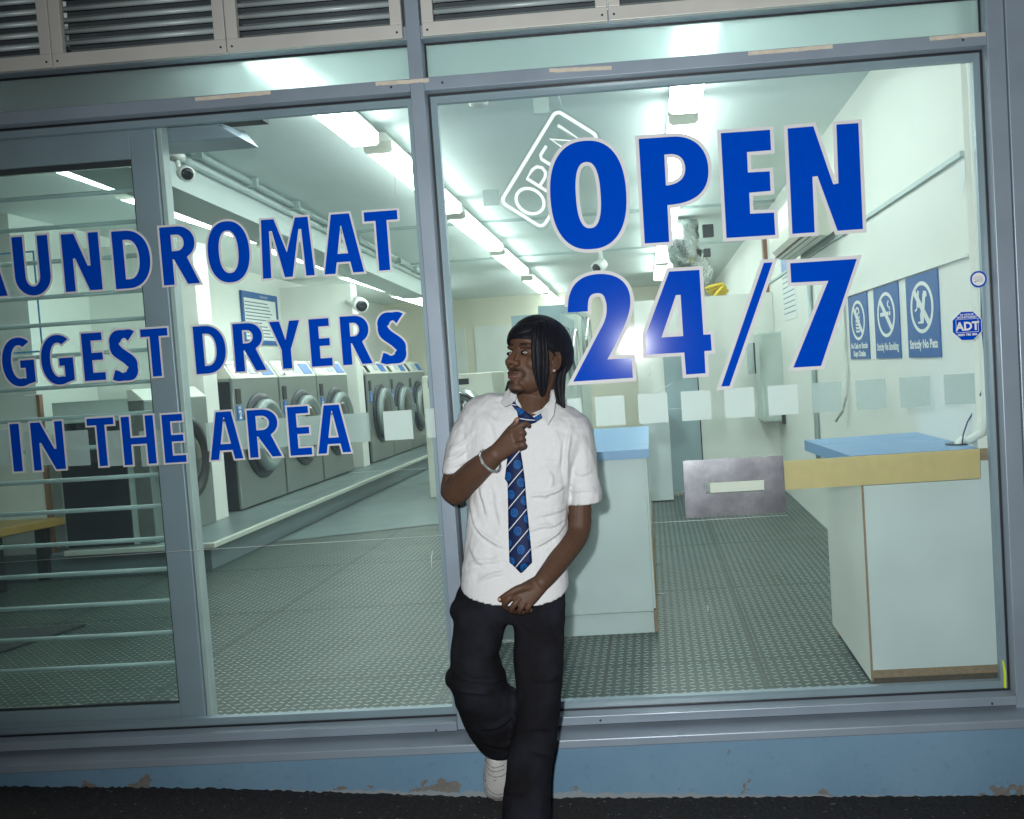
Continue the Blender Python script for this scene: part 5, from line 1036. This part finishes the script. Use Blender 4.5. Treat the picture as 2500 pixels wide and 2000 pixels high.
tri = tessellate_polygon([[Vector((a, c, 0)) for a, c in pl]]); bm_ = bmesh.new(); bv = [bm_.verts.new((a, -.334, c)) for a, c in pl]
for t_ in tri: bm_.faces.new([bv[i] for i in t_])
bmesh.ops.subdivide_edges(bm_, edges=bm_.edges[:], cuts=3, use_grid_fill=True); bmesh.ops.triangulate(bm_, faces=bm_.faces[:]); me = bpy.data.meshes.new('tie_knot'); 
for v_ in bm_.verts: v_.co.y -= .010*math.exp(-((v_.co.x-at(1285,1020,-.338).x)/.022)**2-((v_.co.z-at(1285,1018,-.338).z)/.022)**2)+.004
bmesh.ops.recalc_face_normals(bm_, faces=bm_.faces[:])
for v_ in bm_.verts: v_.co -= man.location
bm_.to_mesh(me); bm_.free(); kn = bpy.data.objects.new('knot', me); col.objects.link(kn); kn.parent = tie; me.materials.append(MT['tie']); kn.location = (0,0,0); so = kn.modifiers.new('cloth', 'SOLIDIFY'); so.thickness = .014; so.offset = 0
for p_ in me.polygons: p_.use_smooth = True
tie_uv(kn, at(1300,1040,-.338), Vector((.42,0,-.9)), Vector((.75,0,.66)))
m = MB(); q4 = [at(*q) for q in ((1303,1020,-.345),(1320,1010,-.336),(1322.5,1020.5,-.338),(1308,1029.5,-.346))]; m.add(q4, [(0,1,2,3)]); tl_ = m.build('neck_band', MT['tie'], tie, recalc=False); so = tl_.modifiers.new('cloth', 'SOLIDIFY'); so.thickness = .006
tie_uv(tl_, at(1300,1035,-.338), X3, Z3)

# trousers
t_ = MB()
t_.loft([ring(v, l, r, yf, yb, 32, 2.4) for v, l, r, yf, yb in ((1395,1140,1378,-.375,-.205),(1440,1118,1382,-.395,-.20),(1480,1107,1382,-.405,-.195),(1508,1112,1380,-.405,-.20))])
def leg(rows): t_.loft([ring(v, l, r, yf, yb, 28, 2.3, sl) for v, l, r, yf, yb, sl in rows])
leg(((1470,1107,1246,-.405,-.22,0),(1530,1107,1238,-.44,-.25,0),(1570,1105,1226,-.47,-.275,0),(1600,1103,1214,-.495,-.295,0),(1625,1101,1220,-.515,-.31,0),(1655,1100,1233,-.53,-.32,6),(1695,1114,1236,-.515,-.29,16),(1735,1140,1270,-.47,-.25,34),(1775,1163,1280,-.42,-.21,36),(1802,1180,1278,-.385,-.185,24),(1820,1190,1268,-.36,-.17,10),(1829,1194,1258,-.345,-.165,0)))
leg(((1470,1246,1382,-.405,-.21,0),(1530,1254,1380,-.425,-.235,0),(1600,1256,1377,-.455,-.27,0),(1680,1262,1372,-.48,-.30,0),(1740,1260,1366,-.49,-.32,0),(1790,1254,1362,-.495,-.335,0),(1840,1240,1355,-.50,-.345,0),(1900,1232,1346,-.515,-.36,0),(1960,1227,1343,-.535,-.375,0),(2020,1226,1345,-.555,-.39,0),(2062,1226,1348,-.57,-.40,0)))
t_.ell(at(1102,1655,-.42), (.022,.05,.030)); t_.ell(at(1113,1490,-.31), (.018,.05,.03))
TF = [(((1100,1640),(1140,1662),(1190,1668),(1236,1660)), .010, 13), (((1112,1690),(1150,1690),(1200,1700)), .008, 12), (((1170,1780),(1220,1772),(1265,1740)), .008, 12), (((1290,1652),(1335,1664),(1374,1640)), .0055, 16), (((1262,1795),(1300,1780),(1340,1782),(1362,1796)), .007, 15), (((1290,1838),(1325,1842),(1354,1862)), .007, 14), (((1228,1925),(1250,1940),(1290,1938)), .0055, 15), (((1190,1500),(1220,1530),(1240,1575)), .006, 12), (((1262,1510),(1300,1540),(1350,1550)), .006, 14), (((1180,1810),(1210,1822),(1250,1830)), .006, 9)]
def tr_fn(co, no): co = fold_push(co, no, TF, 1.25, .62); return wrinkle(co, no, .005, (11, 11, 9), 3.0), None
to_mesh(t_, 'trousers', MT['trousers'], .0085, 5, fn=tr_fn)

# durag: cap, hanging tie strip at the temple, tail at the back, knot end under the chin
d_ = MB(); rg = []; NP = 44
for i in range(19):
    t = i/18; rr_ = []
    for j in range(NP):
        ph = 2*math.pi*j/NP; cf, cs = math.cos(ph), math.sin(ph)          # cf forward, cs towards his left
        low = np.interp(abs(math.degrees(math.atan2(cs, cf))), [0, 35, 60, 85, 105, 130, 180], [.056, .056, .050, .032, .018, -.045, -.062])
        thl = math.acos(max(-1, min(1, (low-.046)/.110))); th = .02+(thl-.02)*t
        rf = .119 if cf > 0 else .136; rs = .086; bulge = 1+.02*math.sin(3*ph+th*3)
        rr_.append(H(-.012+rf*math.sin(th)*cf*bulge, rs*math.sin(th)*cs*bulge, .046+.110*math.cos(th)))
    rg.append(rr_)
d_.loft(rg)
du = d_.build('durag', MT['durag'], man); 
def strip(pts, name, th=.008, parent=du, ripple=.004, phase=0.0):
    rows_ = []; n = 12
    for (u, v, Y, hw) in pts:
        rows_.append([at(u+hw*(2*k/n-1), v, Y+ripple*(math.sin(k*.62+v*.012+phase)+.55*math.sin(k*2.05+v*.03+phase*2))) for k in range(n+1)])
    vs = [q for r_ in rows_ for q in r_]; fs = [(i*(n+1)+k, i*(n+1)+k+1, (i+1)*(n+1)+k+1, (i+1)*(n+1)+k) for i in range(len(rows_)-1) for k in range(n)]
    o = MB().add(vs, fs, 0, True).build(name, MT['durag'], parent); so = o.modifiers.new('cloth', 'SOLIDIFY'); so.thickness = th; so.offset = 0; ss = o.modifiers.new('soft', 'SUBSURF'); ss.levels = 1; ss.render_levels = 2; return o
strip(((1318,783,-.300,10),(1315,800,-.326,17),(1315,825,-.342,19),(1317,855,-.348,21),(1319,885,-.344,21),(1321,915,-.336,19),(1323,940,-.326,13),(1324,958,-.318,7),(1324,968,-.315,2)), 'strap')
bd = []
for k in range(17):
    t = k/16; ph = R(-80+122*t); uu_ = .068+.030*t**1.5; th = math.acos((uu_-.046)/.110); cf, cs = math.cos(ph), math.sin(ph); rf = .119 if cf > 0 else .136
    def S_(a, o): th2 = th+a; return H(-.012+(rf+o)*math.sin(th2)*cf, (.086+o)*math.sin(th2)*cs, .046+(.110+o)*math.cos(th2))
    hh = .27*(1-.35*t)*(1 if 0 < k < 16 else .4); bd.append([S_(hh*math.cos(a), .0015+.0042*math.sin(a)) for a in np.linspace(0, 2*math.pi, 14, endpoint=False)])
m = MB(); m.loft(bd); m.build('band', MT['durag'], du)
strip(((1375,870,-.205,10),(1366,900,-.215,17),(1358,925,-.22,22),(1360,950,-.22,20),(1365,972,-.225,14),(1371,991,-.225,8),(1377,997,-.225,3)), 'tail', .012)
m = MB(); m.tube([at(*q) for q in ((1268,926,-.20),(1254,930,-.215),(1244,936,-.225),(1240,946,-.23),(1237,954,-.23),(1240,957,-.23))], [.006,.009,.0095,.007,.006,.003], 10); m.build('strap', MT['durag'], du)

# shoes
def shoe_rows(rows, n=28):
    return [[at(u, v, 0)*0+Vector(at(u+hw*math.cos(a), v, y0))+Vector((0, (y1-y0)*max(0, math.sin(a))**.75, 0)) if math.sin(a) >= 0 else Vector(at(u+hw*math.cos(a), v, y0)) for a in np.linspace(0, 2*math.pi, n, endpoint=False)] for u, v, hw, y0, y1 in rows]
sh = MB()
sh.loft(shoe_rows(((1224,1800,26,-.178,-.30),(1222,1830,30,-.178,-.29),(1221,1855,34,-.178,-.272),(1220,1885,37,-.178,-.250),(1219,1910,37.5,-.178,-.232),(1218,1930,35,-.178,-.215),(1217,1943,28,-.178,-.200),(1217,1949,16,-.178,-.188))))
shoe = sh.build('shoe', MT['shoe'], man)
m = MB()
for z_, (ya_, yb_) in (('a', (-.1535, -.1775)),):
    out = [(1224+30*0-32, 1805),(1187,1840),(1182,1872),(1180,1905),(1183,1932),(1193,1947),(1210,1955),(1226,1954),(1243,1945),(1254,1925),(1257,1895),(1256,1850),(1254,1805)]
    m.loft([[at(u, v, ya_) for u, v in out], [at(u+(1219-u)*-.01, v, (ya_+yb_)/2) for u, v in out], [at(u+(1219-u)*.05, v, yb_) for u, v in out]])
m.build('sole', MT['sole'], shoe)
m = MB()
SR = ((1224,1800,26,-.178,-.30),(1222,1830,30,-.178,-.29),(1221,1855,34,-.178,-.272),(1220,1885,37,-.178,-.250),(1219,1910,37.5,-.178,-.232),(1218,1930,35,-.178,-.215),(1217,1943,28,-.178,-.200),(1217,1949,16,-.178,-.188))
def on_shoe(u, v, lift=.0006):
    c_, w_, a_, b_ = [float(np.interp(v, [r[1] for r in SR], [r[k] for r in SR])) for k in (0, 2, 3, 4)]
    x = max(-.97, min(.97, (u-c_)/w_)); return at(u, v, a_)+Vector((0, (b_-a_)*math.sqrt(1-x*x)**.75-lift, 0))
for ln in (((1189,1835),(1190,1868),(1191,1893),(1197,1913),(1210,1925),(1225,1928),(1245,1920)), ((1188,1905),(1195,1927),(1209,1937),(1225,1939),(1240,1933)), ((1196,1858),(1203,1868),(1216,1873),(1235,1871),(1250,1864)), ((1200,1850),(1215,1857),(1240,1853)), ((1200,1838),(1216,1845),(1240,1841))):
    P_2 = []
    for i in range(len(ln)-1):
        for t in np.linspace(0, 1, 6): P_2.append(on_shoe(ln[i][0]+(ln[i+1][0]-ln[i][0])*t, ln[i][1]+(ln[i+1][1]-ln[i][1])*t))
    MB().tube(P_2, .0013, 6).build('stitching', MT['shoedark'], shoe)
m = MB(); q = on_shoe(1217, 1882, .001); m.prism([(-.005,.002),(-.003,-.003),(.007,.003),(-.002,-.0005)], q, X3, Z3, (0,-.001,0)); m.build('tick_mark', MT['black'], shoe)
m = MB(); gz = zg(-.44); yy = (-.40,-.43,-.50,-.58,-.65,-.70,-.725)
m.loft([[Vector((-.437+hw*math.cos(a), y, gz+.012+.03*0+(h if math.sin(a) > 0 else 0)*max(0, math.sin(a))**.7)) for a in np.linspace(0, 2*math.pi, 24, endpoint=False)] for y, hw, h in zip(yy, (.025,.036,.042,.050,.052,.044,.022), (.06,.075,.075,.062,.05,.04,.022))]); m.build('shoe', MT['shoe'], man)

# bracelet, ear stud, neck chain
wa = (at(1208,1110,-.380)-at(1160,1153,-.335)).normalized(); e1 = wa.cross(Y3).normalized(); e2 = wa.cross(e1); c = at(1197,1122,-.372); m = MB()
for k in range(34):
    a = 2*math.pi*k/34; p = c+e1*.0405*math.cos(a)+e2*.0385*math.sin(a)+Vector((.0,0,-.004)); t = (-e1*math.sin(a)+e2*math.cos(a)).normalized(); n_ = (p-c).normalized(); bn_ = t.cross(n_)
    o1 = n_ if k % 2 else bn_; m.tube([p+t*.0052*math.cos(x)+o1*.0040*math.sin(x) for x in np.linspace(0, 2*math.pi, 10, endpoint=False)], .0017, 6, closed=True)
m.build('bracelet', MT['chrome'], man)
m = MB(); q = H(.004, .0860, -.0315); m.ell(q, (.0042,.0042,.0042), None, 12, 8); m.build('earring', MT['jewel'], man)
m = MB()
for k in range(6): m.ell(at(1342.5-.3*k, 966+2.4*k, -.288-.002*k), (.0016,)*3, None, 8, 6)
m.build('neck_chain', MT['chrome'], man)
# ------------------------------------------------------------------ lift everything onto the pavement's datum
for o in list(sc.objects):
    if o.parent is None: o.location.z += GROUND
